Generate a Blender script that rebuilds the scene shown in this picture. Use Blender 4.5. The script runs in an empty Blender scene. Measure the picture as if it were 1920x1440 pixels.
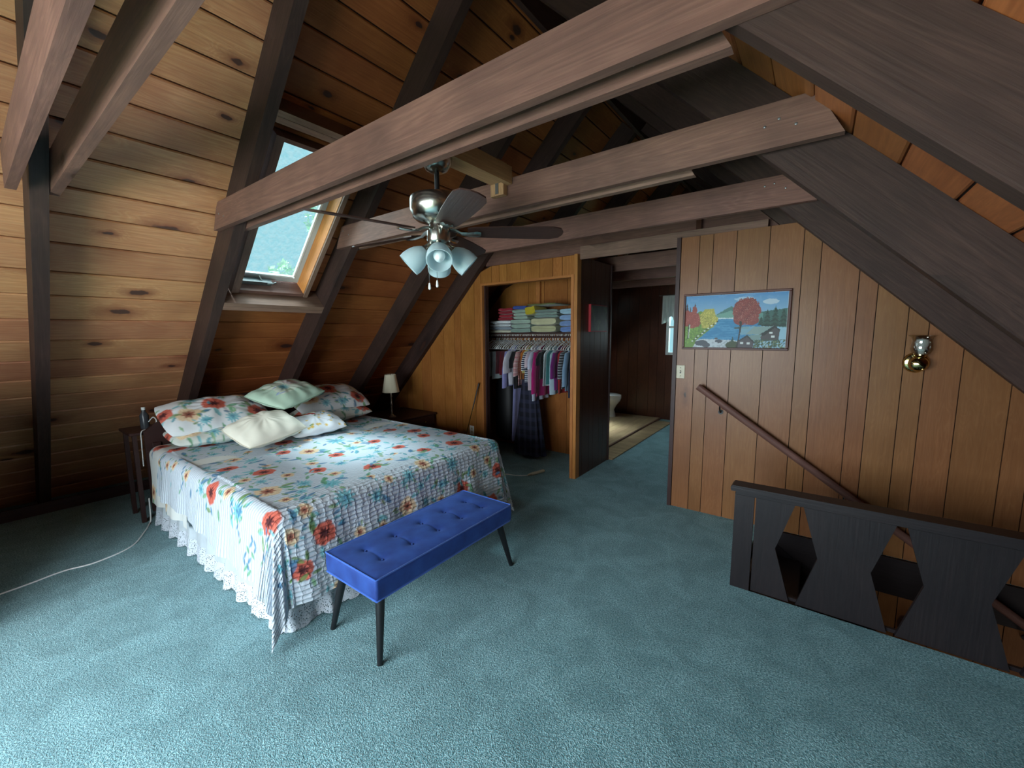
import bpy, math, random
import numpy as np
from mathutils import Matrix, Vector
random.seed(7)
rng = np.random.default_rng(7)
SC = bpy.context.scene
COL = SC.collection
PI = math.pi

# ---------------------------------------------------------------- camera
F_PX, YAW, PITCH, ROLL, EYE = 769.56, .6388862, -.1229537, -.0078216, 1.6
def cam_axes():
    cy, sy, cp, sp = math.cos(YAW), math.sin(YAW), math.cos(PITCH), math.sin(PITCH)
    f = Vector((-sy*cp, cy*cp, sp)); r = Vector((cy, sy, 0)); u = r.cross(f)
    c, s = math.cos(ROLL), math.sin(ROLL)
    return c*r+s*u, -s*r+c*u, f
rt, up, fw = cam_axes()
cd = bpy.data.cameras.new('camera'); cam = bpy.data.objects.new('camera', cd); COL.objects.link(cam)
cd.sensor_width = 36; cd.sensor_fit = 'HORIZONTAL'; cd.lens = F_PX/1920*36; cd.clip_start = .02
M = Matrix.Identity(4)
for i, v in enumerate((rt, up, -fw)):
    for j in range(3): M[j][i] = v[j]
cam.matrix_world = Matrix.Translation((0, 0, EYE)) @ M
SC.camera = cam

# ---------------------------------------------------------------- world, daylight, exposure
SC.view_settings.view_transform = 'Standard'; SC.view_settings.look = 'None'
SC.view_settings.exposure = 0.2; SC.view_settings.gamma = 1.0
SC.view_settings.use_curve_mapping = False
w = bpy.data.worlds.new('sky'); SC.world = w; w.use_nodes = True
bgn = w.node_tree.nodes['Background']
bgn.inputs[0].default_value = (.42, .74, .84, 1); bgn.inputs[1].default_value = 1.05
def area(name, loc, target, sx, sy, power, col):
    d = bpy.data.lights.new(name, 'AREA'); d.shape = 'RECTANGLE'; d.size = sx; d.size_y = sy; d.energy = power; d.color = col
    o = bpy.data.objects.new(name, d); COL.objects.link(o); o.location = loc
    o.rotation_euler = (Vector(target)-Vector(loc)).to_track_quat('-Z', 'Y').to_euler(); return o
# daylight outside the gable window behind the camera, the bathroom window and the bathroom skylight
area('daylight_gable', (-1.62, -1.80, 1.25), (-1.30, .9, -.5), 2.8, 1.65, 190, (.88, .955, 1))
area('fill_downstairs', (2.3, 3.05, -1.5), (.8, 3.8, -.9), .5, .5, 5, (1, .93, .82))  # added fill lamp that brightens the stairwell panels; no window down there
area('daylight_bathroom', (-1.6, 8.1, 1.8), (-1.9, 6, .3), .9, 1.0, 25, (.85, .95, 1))
area('daylight_bathroom_skylight', (-6.2, 6.3, 3.2), (-2.9, 5.9, 0), 1.0, .8, 70, (.9, .97, 1))
dd_ = bpy.data.lights.new('sky_dome', 'SUN'); dd_.energy = 26; dd_.angle = math.radians(95); dd_.color = (.84, .95, 1)
do = bpy.data.objects.new('sky_dome', dd_); COL.objects.link(do); do.rotation_euler = Vector((.66, .10, -.74)).to_track_quat('-Z', 'Y').to_euler()
sd = bpy.data.lights.new('sun', 'SUN'); sd.energy = 24; sd.angle = math.radians(22); sd.color = (.86, .95, 1)
so = bpy.data.objects.new('sun', sd); COL.objects.link(so)
so.rotation_euler = (Vector((-2.95, 1.85, .68))-Vector((-3.62, 1.72, 2.7))).to_track_quat('-Z', 'Y').to_euler()

# ---------------------------------------------------------------- material helpers
def lin(h):
    if isinstance(h, str):
        h = h.lstrip('#'); h = [int(h[i:i+2], 16)/255 for i in (0, 2, 4)]
    return tuple((c/12.92 if c <= .04045 else ((c+.055)/1.055)**2.4) for c in h[:3])
class NT:
    def __init__(s, name):
        s.m = bpy.data.materials.new(name); s.m.use_nodes = True; s.t = s.m.node_tree; s.b = s.t.nodes['Principled BSDF']
    def n(s, typ, **kw):
        x = s.t.nodes.new(typ)
        for k, v in kw.items():
            if k.startswith('_'): setattr(x, k[1:], v)
            else:
                k2 = int(k[1:]) if k[0] == 'i' and k[1:].isdigit() else k
                x.inputs[k2].default_value = v
        return x
    def l(s, a, b): s.t.links.new(a, b)
    def math(s, op, a, b=None, c=None):
        x = s.t.nodes.new('ShaderNodeMath'); x.operation = op
        for i, v in enumerate((a, b, c)):
            if v is None: continue
            if isinstance(v, (int, float)): x.inputs[i].default_value = v
            else: s.l(v, x.inputs[i])
        return x.outputs[0]
    def ramp(s, fac, stops):
        x = s.t.nodes.new('ShaderNodeValToRGB'); s.l(fac, x.inputs[0]); e = x.color_ramp.elements
        while len(e) < len(stops): e.new(.5)
        for i, (p, c) in enumerate(stops): e[i].position = p; e[i].color = (*c, 1) if len(c) == 3 else c
        return x.outputs[0]
    def mix(s, fac, a, b, mode='MIX'):
        x = s.t.nodes.new('ShaderNodeMix'); x.data_type = 'RGBA'; x.blend_type = mode
        for i, v in ((0, fac), (6, a), (7, b)):
            if isinstance(v, (int, float)): x.inputs[i].default_value = v
            elif isinstance(v, tuple): x.inputs[i].default_value = (*v, 1)
            else: s.l(v, x.inputs[i])
        return x.outputs[2]
    def bump(s, h, strength, dist=.01, normal=None):
        x = s.t.nodes.new('ShaderNodeBump'); x.inputs['Strength'].default_value = strength; x.inputs['Distance'].default_value = dist
        s.l(h, x.inputs['Height'])
        if normal is not None: s.l(normal, x.inputs['Normal'])
        s.l(x.outputs[0], s.b.inputs['Normal']); return x.outputs[0]
    def coords(s, scale=(1, 1, 1), rnd=40.0):
        tc = s.n('ShaderNodeTexCoord'); oi = s.n('ShaderNodeObjectInfo')
        mul = s.n('ShaderNodeVectorMath', _operation='MULTIPLY'); s.l(tc.outputs['Object'], mul.inputs[0]); mul.inputs[1].default_value = scale
        add = s.n('ShaderNodeVectorMath', _operation='ADD'); s.l(mul.outputs[0], add.inputs[0])
        cmb = s.n('ShaderNodeCombineXYZ'); r = s.math('MULTIPLY', oi.outputs['Random'], rnd)
        for i in range(3): s.l(r, cmb.inputs[i])
        s.l(cmb.outputs[0], add.inputs[1]); return add.outputs[0], oi.outputs['Random']
def wood(name, base, dark, light=None, rough=.5, knots=1.0, grain=1.0, var=.25, spec=.4, kdark=(.05, .02, .012), kscale=(1.5, 5.0), bumpk=.25):
    t = NT(name); base, dark = lin(base), lin(dark); light = lin(light) if light else tuple(min(1, c*1.35) for c in base)
    v, rnd = t.coords((1, 1, 1))
    # knots: thin out a cell pattern that is long with the grain
    mk = t.n('ShaderNodeVectorMath', _operation='MULTIPLY'); t.l(v, mk.inputs[0]); mk.inputs[1].default_value = (kscale[0], kscale[1], kscale[1])
    sp = t.n('ShaderNodeSeparateXYZ'); t.l(mk.outputs[0], sp.inputs[0]); cb = t.n('ShaderNodeCombineXYZ')
    t.l(sp.outputs[0], cb.inputs[0]); t.l(t.math('ADD', sp.outputs[1], sp.outputs[2]), cb.inputs[1])
    vo = t.n('ShaderNodeTexVoronoi', Scale=1.0, _voronoi_dimensions='2D'); t.l(cb.outputs[0], vo.inputs['Vector'])
    sc = t.n('ShaderNodeSeparateColor'); t.l(vo.outputs['Color'], sc.inputs[0])
    sel = t.math('GREATER_THAN', sc.outputs[0], 1-.42*knots)
    dist = vo.outputs['Distance']
    nd = t.n('ShaderNodeTexNoise', Scale=14.0, Detail=2.0); t.l(v, nd.inputs['Vector'])
    dist = t.math('MULTIPLY', t.math('ADD', dist, t.math('MULTIPLY', t.math('SUBTRACT', nd.outputs[0], .5), .20)), t.math('ADD', t.math('MULTIPLY', sc.outputs[1], 1.5), .65))
    prox = t.math('SUBTRACT', 1.0, t.math('MULTIPLY', dist, 2.4)); prox = t.math('MAXIMUM', prox, 0.0)
    prox = t.math('MULTIPLY', prox, sel)
    # grain: rings stretched along x, bent round the knots
    ms = t.n('ShaderNodeVectorMath', _operation='MULTIPLY'); t.l(v, ms.inputs[0]); ms.inputs[1].default_value = (.55, 5.5, 5.5)
    n1 = t.n('ShaderNodeTexNoise', Scale=1.6*grain, Detail=3.0, Roughness=.5, Distortion=.6); t.l(ms.outputs[0], n1.inputs['Vector'])
    ringv = t.math('ADD', t.math('MULTIPLY', n1.outputs[0], 9.0), t.math('MULTIPLY', prox, 3.2))
    ring = t.math('ABSOLUTE', t.math('SINE', t.math('MULTIPLY', ringv, 5.0)))
    mf = t.n('ShaderNodeVectorMath', _operation='MULTIPLY'); t.l(v, mf.inputs[0]); mf.inputs[1].default_value = (3.0, 90, 90)
    n2 = t.n('ShaderNodeTexNoise', Scale=1.0, Detail=4.0, Roughness=.6); t.l(mf.outputs[0], n2.inputs['Vector'])
    n3 = t.n('ShaderNodeTexNoise', Scale=2.2, Detail=3.0); t.l(v, n3.inputs['Vector'])
    c = t.mix(t.math('MULTIPLY', ring, .6), light, base)
    c = t.mix(t.ramp(n2.outputs[0], [(.35, (0, 0, 0)), (.75, (1, 1, 1))]), c, t.mix(.45, c, dark))
    c = t.mix(t.ramp(n3.outputs[0], [(.42, (0, 0, 0)), (.72, (.55, .55, .55))]), c, dark)
    halo = t.ramp(prox, [(.30, (0, 0, 0)), (.8, (.85, .85, .85))]); c = t.mix(halo, c, dark)
    core = t.ramp(prox, [(.76, (0, 0, 0)), (.83, (1, 1, 1))]); c = t.mix(core, c, kdark)
    hv = t.n('ShaderNodeHueSaturation'); t.l(c, hv.inputs['Color'])
    t.l(t.math('ADD', t.math('MULTIPLY', rnd, var), 1-var/2), hv.inputs['Value'])
    t.l(t.math('ADD', t.math('MULTIPLY', t.math('FRACT', t.math('MULTIPLY', rnd, 7.3)), .010), .495), hv.inputs['Hue'])
    t.l(hv.outputs[0], t.b.inputs['Base Color'])
    t.b.inputs['Roughness'].default_value = rough; t.b.inputs['Specular IOR Level'].default_value = spec
    t.bump(t.math('ADD', n2.outputs[0], t.math('MULTIPLY', core, .6)), bumpk, .004)
    return t.m
def plain(name, col, rough=.5, metal=0, spec=.5, noise=0, nscale=40, bump=0, **kw):
    t = NT(name); c = lin(col); t.b.inputs['Roughness'].default_value = rough; t.b.inputs['Metallic'].default_value = metal
    t.b.inputs['Specular IOR Level'].default_value = spec
    v, rnd = t.coords()
    nn = t.n('ShaderNodeTexNoise', Scale=nscale, Detail=4.0); t.l(v, nn.inputs['Vector'])
    f = t.ramp(nn.outputs[0], [(.3, (0, 0, 0)), (.7, (1, 1, 1))])
    t.l(t.mix(f, tuple(x*(1-noise) for x in c), c), t.b.inputs['Base Color'])
    if bump: t.bump(nn.outputs[0], bump, .003)
    for k, val in kw.items(): t.b.inputs[k.replace('_', ' ')].default_value = val
    return t.m
def fabric(name, col, rough=.9, weave=500, fold=6, stripe=None, sheen=.3):
    t = NT(name); c = lin(col)
    tc = t.n('ShaderNodeTexCoord')
    n = t.n('ShaderNodeTexNoise', Scale=weave, Detail=2.0); t.l(tc.outputs['Object'], n.inputs['Vector'])
    n2 = t.n('ShaderNodeTexNoise', Scale=fold, Detail=3.0); t.l(tc.outputs['Object'], n2.inputs['Vector'])
    colr = t.mix(t.ramp(n2.outputs[0], [(.35, (0, 0, 0)), (.7, (1, 1, 1))]), tuple(x*.86 for x in c), c)
    if stripe:
        c2, per, duty = stripe
        sx = t.n('ShaderNodeSeparateXYZ'); t.l(tc.outputs['Object'], sx.inputs[0])
        f = t.math('GREATER_THAN', t.math('FRACT', t.math('MULTIPLY', sx.outputs[2], 1/per)), 1-duty)
        colr = t.mix(f, colr, lin(c2))
    t.l(colr, t.b.inputs['Base Color']); t.b.inputs['Roughness'].default_value = rough
    t.b.inputs['Sheen Weight'].default_value = sheen; t.b.inputs['Specular IOR Level'].default_value = .2
    t.bump(t.math('ADD', t.math('MULTIPLY', n.outputs[0], .2), n2.outputs[0]), .35, .006); return t.m
def vcol_mat(name, rough=.9, quilt=False, spec=.2):
    t = NT(name); a = t.n('ShaderNodeVertexColor', _layer_name='col')
    t.l(a.outputs[0], t.b.inputs['Base Color']); t.b.inputs['Roughness'].default_value = rough; t.b.inputs['Specular IOR Level'].default_value = spec
    if quilt:
        uv = t.n('ShaderNodeUVMap'); sx = t.n('ShaderNodeSeparateXYZ'); t.l(uv.outputs[0], sx.inputs[0])
        nz = t.n('ShaderNodeTexNoise', Scale=7.0, Detail=2.0); t.l(uv.outputs[0], nz.inputs['Vector'])
        nz2 = t.n('ShaderNodeTexNoise', Scale=28.0, Detail=3.0); t.l(uv.outputs[0], nz2.inputs['Vector'])
        ph = t.math('ADD', t.math('MULTIPLY', sx.outputs[0], PI/.026), t.math('MULTIPLY', nz.outputs[0], 2.2))
        line = t.math('POWER', t.math('ABSOLUTE', t.math('SINE', ph)), .45)
        ph2 = t.math('ADD', t.math('MULTIPLY', sx.outputs[1], PI/.045), t.math('MULTIPLY', nz2.outputs[0], 5.0))
        l2 = t.math('POWER', t.math('ABSOLUTE', t.math('SINE', ph2)), .6)
        foot = t.ramp(t.math('ADD', sx.outputs[0], 2.45), [(0.0, (0, 0, 0)), (.35, (1, 1, 1))])
        h = t.math('ADD', line, t.math('MULTIPLY', t.math('MULTIPLY', l2, foot), .55)); h = t.math('ADD', h, t.math('MULTIPLY', nz2.outputs[0], .5))
        t.bump(h, .85, .009)
    else:
        tc = t.n('ShaderNodeTexCoord'); n2 = t.n('ShaderNodeTexNoise', Scale=9.0, Detail=3.0); t.l(tc.outputs['Object'], n2.inputs['Vector'])
        t.bump(n2.outputs[0], .3, .01)
    return t.m
def glass_thin(name, tint, transp=.85, rough=.05, bumpy=0):
    t = NT(name); out = t.t.nodes['Material Output']
    tr = t.n('ShaderNodeBsdfTransparent'); tr.inputs[0].default_value = (*tint, 1)
    gl = t.n('ShaderNodeBsdfGlossy'); gl.inputs['Roughness'].default_value = rough
    mx = t.n('ShaderNodeMixShader'); mx.inputs[0].default_value = 1-transp
    t.l(tr.outputs[0], mx.inputs[1]); t.l(gl.outputs[0], mx.inputs[2]); t.l(mx.outputs[0], out.inputs[0]); return t.m

# ---------------------------------------------------------------- geometry helpers
def wm(o):
    m = o.matrix_basis.copy(); p = o.parent
    while p: m = p.matrix_basis @ m; p = p.parent
    return m
def setp(o, **kw):
    for k, v in kw.items(): o[k] = v
    return o
def frame(ax=(1, 0, 0), ay=(0, 1, 0), az=(0, 0, 1), o=(0, 0, 0)):
    m = Matrix.Identity(4)
    for i, v in enumerate((ax, ay, az)):
        for j in range(3): m[j][i] = v[j]
    for j in range(3): m[j][3] = o[j]
    return m
def link(name, mesh, parent=None, W=None):
    o = bpy.data.objects.new(name, mesh); COL.objects.link(o)
    W = W or Matrix.Identity(4)
    if parent is not None: o.parent = parent; o.matrix_basis = wm(parent).inverted() @ W
    else: o.matrix_basis = W
    return o
def obj(name, verts, faces, mat, parent=None, origin=None, axes=None, smooth=False, local=False):
    """verts in world space (or local when local=True); origin/axes give the object's own frame."""
    V = np.array(verts, float).reshape(-1, 3)
    W = frame(*(axes or ((1, 0, 0), (0, 1, 0), (0, 0, 1))))
    if local:
        W = W if origin is None else frame(*(axes or ((1, 0, 0), (0, 1, 0), (0, 0, 1))), o=origin)
    else:
        if origin is None: origin = (V.max(0)+V.min(0))/2
        for j in range(3): W[j][3] = origin[j]
        Wi = np.array(W.inverted()); V = V @ Wi[:3, :3].T + Wi[:3, 3]
    me = bpy.data.meshes.new(name); me.from_pydata(V.tolist(), [], [tuple(f) for f in faces]); me.validate()
    if smooth: me.polygons.foreach_set('use_smooth', [True]*len(me.polygons))
    for mm in (mat if isinstance(mat, (list, tuple)) else [mat]): me.materials.append(mm)
    me.update()
    return link(name, me, parent, W)
class MB:
    def __init__(s): s.v = []; s.f = []
    def add(s, v, f):
        n = len(s.v); s.v += [tuple(p) for p in v]; s.f += [tuple(i+n for i in q) for q in f]; return s
    def box(s, x0, x1, y0, y1, z0, z1, c=0):
        if c <= 0:
            v = [(x, y, z) for x in (x0, x1) for y in (y0, y1) for z in (z0, z1)]
            return s.add(v, [(0, 1, 3, 2), (4, 6, 7, 5), (0, 4, 5, 1), (2, 3, 7, 6), (0, 2, 6, 4), (1, 5, 7, 3)])
        c = min(c, (x1-x0)/2.01, (y1-y0)/2.01, (z1-z0)/2.01)
        v = []; idx = {}
        for ix, X in enumerate((x0, x1)):
            for iy, Y in enumerate((y0, y1)):
                for iz, Z in enumerate((z0, z1)):
                    dx, dy, dz = (c if ix == 0 else -c), (c if iy == 0 else -c), (c if iz == 0 else -c)
                    idx[ix, iy, iz, 'x'] = len(v); v.append((X, Y+dy, Z+dz))
                    idx[ix, iy, iz, 'y'] = len(v); v.append((X+dx, Y, Z+dz))
                    idx[ix, iy, iz, 'z'] = len(v); v.append((X+dx, Y+dy, Z))
        f = []
        g = lambda a, b, d, k: idx[a, b, d, k]
        for i in (0, 1):
            f.append([g(i, 0, 0, 'x'), g(i, 1, 0, 'x'), g(i, 1, 1, 'x'), g(i, 0, 1, 'x')])
            f.append([g(0, i, 0, 'y'), g(1, i, 0, 'y'), g(1, i, 1, 'y'), g(0, i, 1, 'y')])
            f.append([g(0, 0, i, 'z'), g(1, 0, i, 'z'), g(1, 1, i, 'z'), g(0, 1, i, 'z')])
            for j in (0, 1):
                f.append([g(i, j, 0, 'x'), g(i, j, 1, 'x'), g(i, j, 1, 'y'), g(i, j, 0, 'y')])
                f.append([g(i, 0, j, 'x'), g(i, 1, j, 'x'), g(i, 1, j, 'z'), g(i, 0, j, 'z')])
                f.append([g(0, i, j, 'y'), g(1, i, j, 'y'), g(1, i, j, 'z'), g(0, i, j, 'z')])
                for k in (0, 1): f.append([g(i, j, k, 'x'), g(i, j, k, 'y'), g(i, j, k, 'z')])
        ctr = Vector(((x0+x1)/2, (y0+y1)/2, (z0+z1)/2)); ff = []
        for q in f:
            P = [Vector(v[i]) for i in q]; nrm = (P[1]-P[0]).cross(P[2]-P[0]); mid = sum(P, Vector())/len(P)
            ff.append(q if nrm.dot(mid-ctr) > 0 else q[::-1])
        return s.add(v, ff)
    def tube(s, pts, r, n=8, cap=True):
        pts = [Vector(p) for p in pts]; rs = r if isinstance(r, (list, tuple)) else [r]*len(pts)
        rings = []; prev = None
        for i, p in enumerate(pts):
            d = (pts[min(i+1, len(pts)-1)]-pts[max(i-1, 0)]).normalized()
            a = prev if prev is not None else (Vector((0, 0, 1)) if abs(d.z) < .9 else Vector((1, 0, 0)))
            u = (a-d*a.dot(d)).normalized(); prev = u; q = d.cross(u)
            rings.append([p+(u*math.cos(2*PI*k/n)+q*math.sin(2*PI*k/n))*rs[i] for k in range(n)])
        v = [x for R in rings for x in R]; f = []
        for i in range(len(rings)-1):
            for k in range(n): f.append((i*n+k, i*n+(k+1) % n, (i+1)*n+(k+1) % n, (i+1)*n+k))
        if cap: f.append(tuple(range(n))[::-1]); f.append(tuple((len(rings)-1)*n+k for k in range(n)))
        return s.add(v, f)
    def lathe(s, prof, n=32, M=None, closed=False):
        M = M or Matrix.Identity(4); v = []; f = []
        for r, z in prof:
            for k in range(n): v.append(M @ Vector((r*math.cos(2*PI*k/n), r*math.sin(2*PI*k/n), z)))
        for i in range(len(prof)-1):
            for k in range(n): f.append((i*n+k, i*n+(k+1) % n, (i+1)*n+(k+1) % n, (i+1)*n+k))
        if not closed:
            if prof[0][0] > 1e-5: f.append(tuple(range(n))[::-1])
            if prof[-1][0] > 1e-5: f.append(tuple((len(prof)-1)*n+k for k in range(n)))
        return s.add(v, f)
    def prism(s, poly, h0, h1, T):
        """poly = list of (a,b); T maps (a,b,h) to a point"""
        n = len(poly); v = [T(a, b, h0) for a, b in poly]+[T(a, b, h1) for a, b in poly]
        f = [tuple(range(n))[::-1], tuple(range(n, 2*n))]+[(i, (i+1) % n, n+(i+1) % n, n+i) for i in range(n)]
        return s.add(v, f)
    def done(s, name, mat, parent=None, **kw): return obj(name, s.v, s.f, mat, parent, **kw)
def fixn(o):
    import bmesh
    bm = bmesh.new(); bm.from_mesh(o.data); bmesh.ops.recalc_face_normals(bm, faces=bm.faces); bm.to_mesh(o.data); bm.free(); return o
def thing(name, label, cat, loc=(0, 0, 0), group=None, kind=None):
    o = bpy.data.objects.new(name, None); COL.objects.link(o); o.location = loc; o.empty_display_size = .1
    o['label'] = label; o['category'] = cat
    if group: o['group'] = group
    if kind: o['kind'] = kind
    return o
def tag(o, label, cat, group=None):
    o['label'] = label; o['category'] = cat
    if group: o['group'] = group
    return o
def B(name, x0, x1, y0, y1, z0, z1, mat, parent=None, c=0, axes=None, **kw):
    return MB().box(x0, x1, y0, y1, z0, z1, c).done(name, mat, parent, axes=axes, **kw)
AX_X = ((1, 0, 0), (0, 1, 0), (0, 0, 1))
AX_Y = ((0, 1, 0), (-1, 0, 0), (0, 0, 1))
AX_Z = ((0, 0, 1), (0, 1, 0), (-1, 0, 0))
def smoothed(o, ang=40):
    o.data.polygons.foreach_set('use_smooth', [True]*len(o.data.polygons))
    try: o.data.set_sharp_from_angle(angle=math.radians(ang))
    except Exception: pass
    return o
def gridmesh(P, loopu=False):
    nu, nv = P.shape[:2]; V = P.reshape(-1, 3)
    i = np.arange(nu if loopu else nu-1)[:, None]; j = np.arange(nv-1)[None, :]; i2 = (i+1) % nu
    a = i*nv+j; b = i2*nv+j; c = i2*nv+j+1; d = i*nv+j+1
    return V, np.stack([a, b, c, d], -1).reshape(-1, 4)
def gridobj(name, P, mat, parent=None, col=None, uv=None, origin=None, smooth=True, flip=False, loopu=False):
    V, Fq = gridmesh(P, loopu)
    if flip: Fq = Fq[:, ::-1]
    if origin is None: origin = (V.max(0)+V.min(0))/2
    me = bpy.data.meshes.new(name)
    me.vertices.add(len(V)); me.vertices.foreach_set('co', (V-np.array(origin)).astype(np.float32).ravel())
    me.loops.add(len(Fq)*4); me.loops.foreach_set('vertex_index', Fq.astype(np.int32).ravel())
    me.polygons.add(len(Fq)); me.polygons.foreach_set('loop_start', np.arange(0, len(Fq)*4, 4, dtype=np.int32))
    me.polygons.foreach_set('loop_total', np.full(len(Fq), 4, np.int32))
    me.polygons.foreach_set('use_smooth', np.full(len(Fq), smooth))
    me.update(calc_edges=True)
    if col is not None:
        a = me.color_attributes.new('col', 'FLOAT_COLOR', 'POINT')
        c4 = np.ones((len(V), 4), np.float32); c4[:, :3] = col.reshape(-1, 3); a.data.foreach_set('color', c4.ravel())
    if uv is not None:
        u = me.uv_layers.new(name='UVMap'); u.data.foreach_set('uv', uv.reshape(-1, 2)[Fq.ravel()].astype(np.float32).ravel())
    me.materials.append(mat); me.validate()
    return link(name, me, parent, Matrix.Translation(origin))

# ---------------------------------------------------------------- materials
M_BEAM = wood('dark_stained_beam', '#735046', '#463330', '#876154', rough=.55, knots=.35, var=.2, spec=.3, kscale=(1.1, 4))
M_RAFT = wood('dark_stained_rafter', '#3c2a25', '#241a18', '#4d3831', rough=.6, knots=.35, var=.2, spec=.3, kscale=(1.1, 4))
M_PINE = wood('pine_window_lit', '#c5835a', '#8a5038', '#d49c70', rough=.42, knots=1.0, var=.14, kdark=(.09, .04, .03), kscale=(1.9, 4.2))  # one pine in two tones: cool window light and warm bounce in the colour
M_PINER = wood('pine_warm_lit', '#9c5a30', '#6b3419', '#b0693a', rough=.42, knots=1.0, var=.16, kdark=(.05, .02, .015), kscale=(1.9, 4.2))
M_PANEL = wood('plywood_panelling', '#8f5d36', '#744a2a', '#9c6b43', rough=.36, knots=.12, grain=1.5, var=.05, bumpk=.08)
M_PANELC = wood('closet_panelling', '#a3662f', '#7d4a20', '#b87b42', rough=.33, knots=.12, grain=1.5, var=.12, bumpk=.08)
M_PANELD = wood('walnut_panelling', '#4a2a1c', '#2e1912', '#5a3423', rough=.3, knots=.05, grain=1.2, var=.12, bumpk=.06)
M_TRIM = wood('light_trim', '#b5763f', '#8a5630', rough=.4, knots=0, var=.1)
M_TRIMD = wood('dark_trim', '#3c2521', '#27171a', rough=.45, knots=0, var=.1)
M_RAIL = wood('black_brown_railing', '#201a1c', '#131116', '#292123', rough=.45, knots=.15, var=.12)
M_NEWWD = wood('raw_lumber', '#b08a62', '#86643f', rough=.6, knots=.3, var=.1)
M_GREYWD = wood('weathered_lumber', '#866757', '#553f35', rough=.6, knots=.5, var=.15)
M_JAMB = wood('orange_jamb', '#d08a48', '#a8642c', rough=.5, knots=.1, var=.05)
M_DARKVOID = plain('dark_backing', '#2a1a12', rough=.9, noise=.2)
M_WHITE = plain('white_plastic', '#f2f4f2', rough=.35, noise=.04)
M_IVORY = plain('ivory_plastic', '#d8cfb4', rough=.4, noise=.04)
M_BLACK = plain('black_satin', '#17171a', rough=.38, noise=.2)
M_NICKEL = plain('brushed_nickel', '#b9b6ae', rough=.24, metal=1, noise=.15, nscale=60)
M_BRASS = plain('polished_brass', '#cdb983', rough=.12, metal=1, noise=.1)
M_PORC = plain('porcelain', '#e4e6e8', rough=.12, noise=.02)
M_FRAMEW = plain('window_paint', '#c9cfcf', rough=.4, noise=.06)
M_METAL = plain('grey_metal', '#8d9191', rough=.35, metal=.8, noise=.15)

def carpet():
    t = NT('teal_carpet'); tc = t.n('ShaderNodeTexCoord')
    a = t.n('ShaderNodeTexNoise', Scale=120.0, Detail=3.0, Roughness=.75); t.l(tc.outputs['Object'], a.inputs['Vector'])
    b = t.n('ShaderNodeTexNoise', Scale=4.5, Detail=5.0, Roughness=.62, Distortion=.8); t.l(tc.outputs['Object'], b.inputs['Vector'])
    c2 = t.n('ShaderNodeTexVoronoi', Scale=210.0); t.l(tc.outputs['Object'], c2.inputs['Vector'])
    c = t.mix(t.ramp(a.outputs[0], [(.40, (0, 0, 0)), (.60, (1, 1, 1))]), lin('#437d86'), lin('#a3d0d8'))
    c = t.mix(t.ramp(b.outputs[0], [(.38, (0, 0, 0)), (.62, (1, 1, 1))]), t.mix(.38, c, lin('#35646a')), c)
    t.l(c, t.b.inputs['Base Color']); t.b.inputs['Roughness'].default_value = .95; t.b.inputs['Specular IOR Level'].default_value = .1
    t.b.inputs['Sheen Weight'].default_value = .25
    t.bump(t.math('ADD', a.outputs[0], t.math('ADD', c2.outputs['Distance'], t.math('MULTIPLY', b.outputs[0], 2.0))), .8, .006); return t.m
M_CARPET = carpet()
def skyglass():
    t = NT('obscured_skylight_glass'); out = t.t.nodes['Material Output']
    tc = t.n('ShaderNodeTexCoord'); v = t.n('ShaderNodeTexVoronoi', Scale=60.0); t.l(tc.outputs['Object'], v.inputs['Vector'])
    n = t.n('ShaderNodeTexNoise', Scale=22.0, Detail=6.0, Roughness=.7); t.l(tc.outputs['Object'], n.inputs['Vector'])
    bp = t.n('ShaderNodeBump', Strength=.7, Distance=.01); t.l(v.outputs['Distance'], bp.inputs['Height'])
    tr = t.n('ShaderNodeBsdfTransparent'); tr.inputs[0].default_value = (.93, 1, 1, 1)
    tl = t.n('ShaderNodeBsdfTranslucent'); t.l(bp.outputs[0], tl.inputs['Normal'])
    t.l(t.ramp(n.outputs[0], [(.35, (.016, .034, .038)), (.62, (.055, .075, .078))]), tl.inputs[0])
    mx = t.n('ShaderNodeMixShader'); t.l(t.ramp(n.outputs[0], [(.4, (.35, .35, .35)), (.6, (.62, .62, .62))]), mx.inputs[0])
    t.l(tr.outputs[0], mx.inputs[1]); t.l(tl.outputs[0], mx.inputs[2]); t.l(mx.outputs[0], out.inputs[0]); return t.m
M_SKYGL = skyglass()
M_GLASS = glass_thin('window_glass', (.93, .98, .98), .9)

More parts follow.
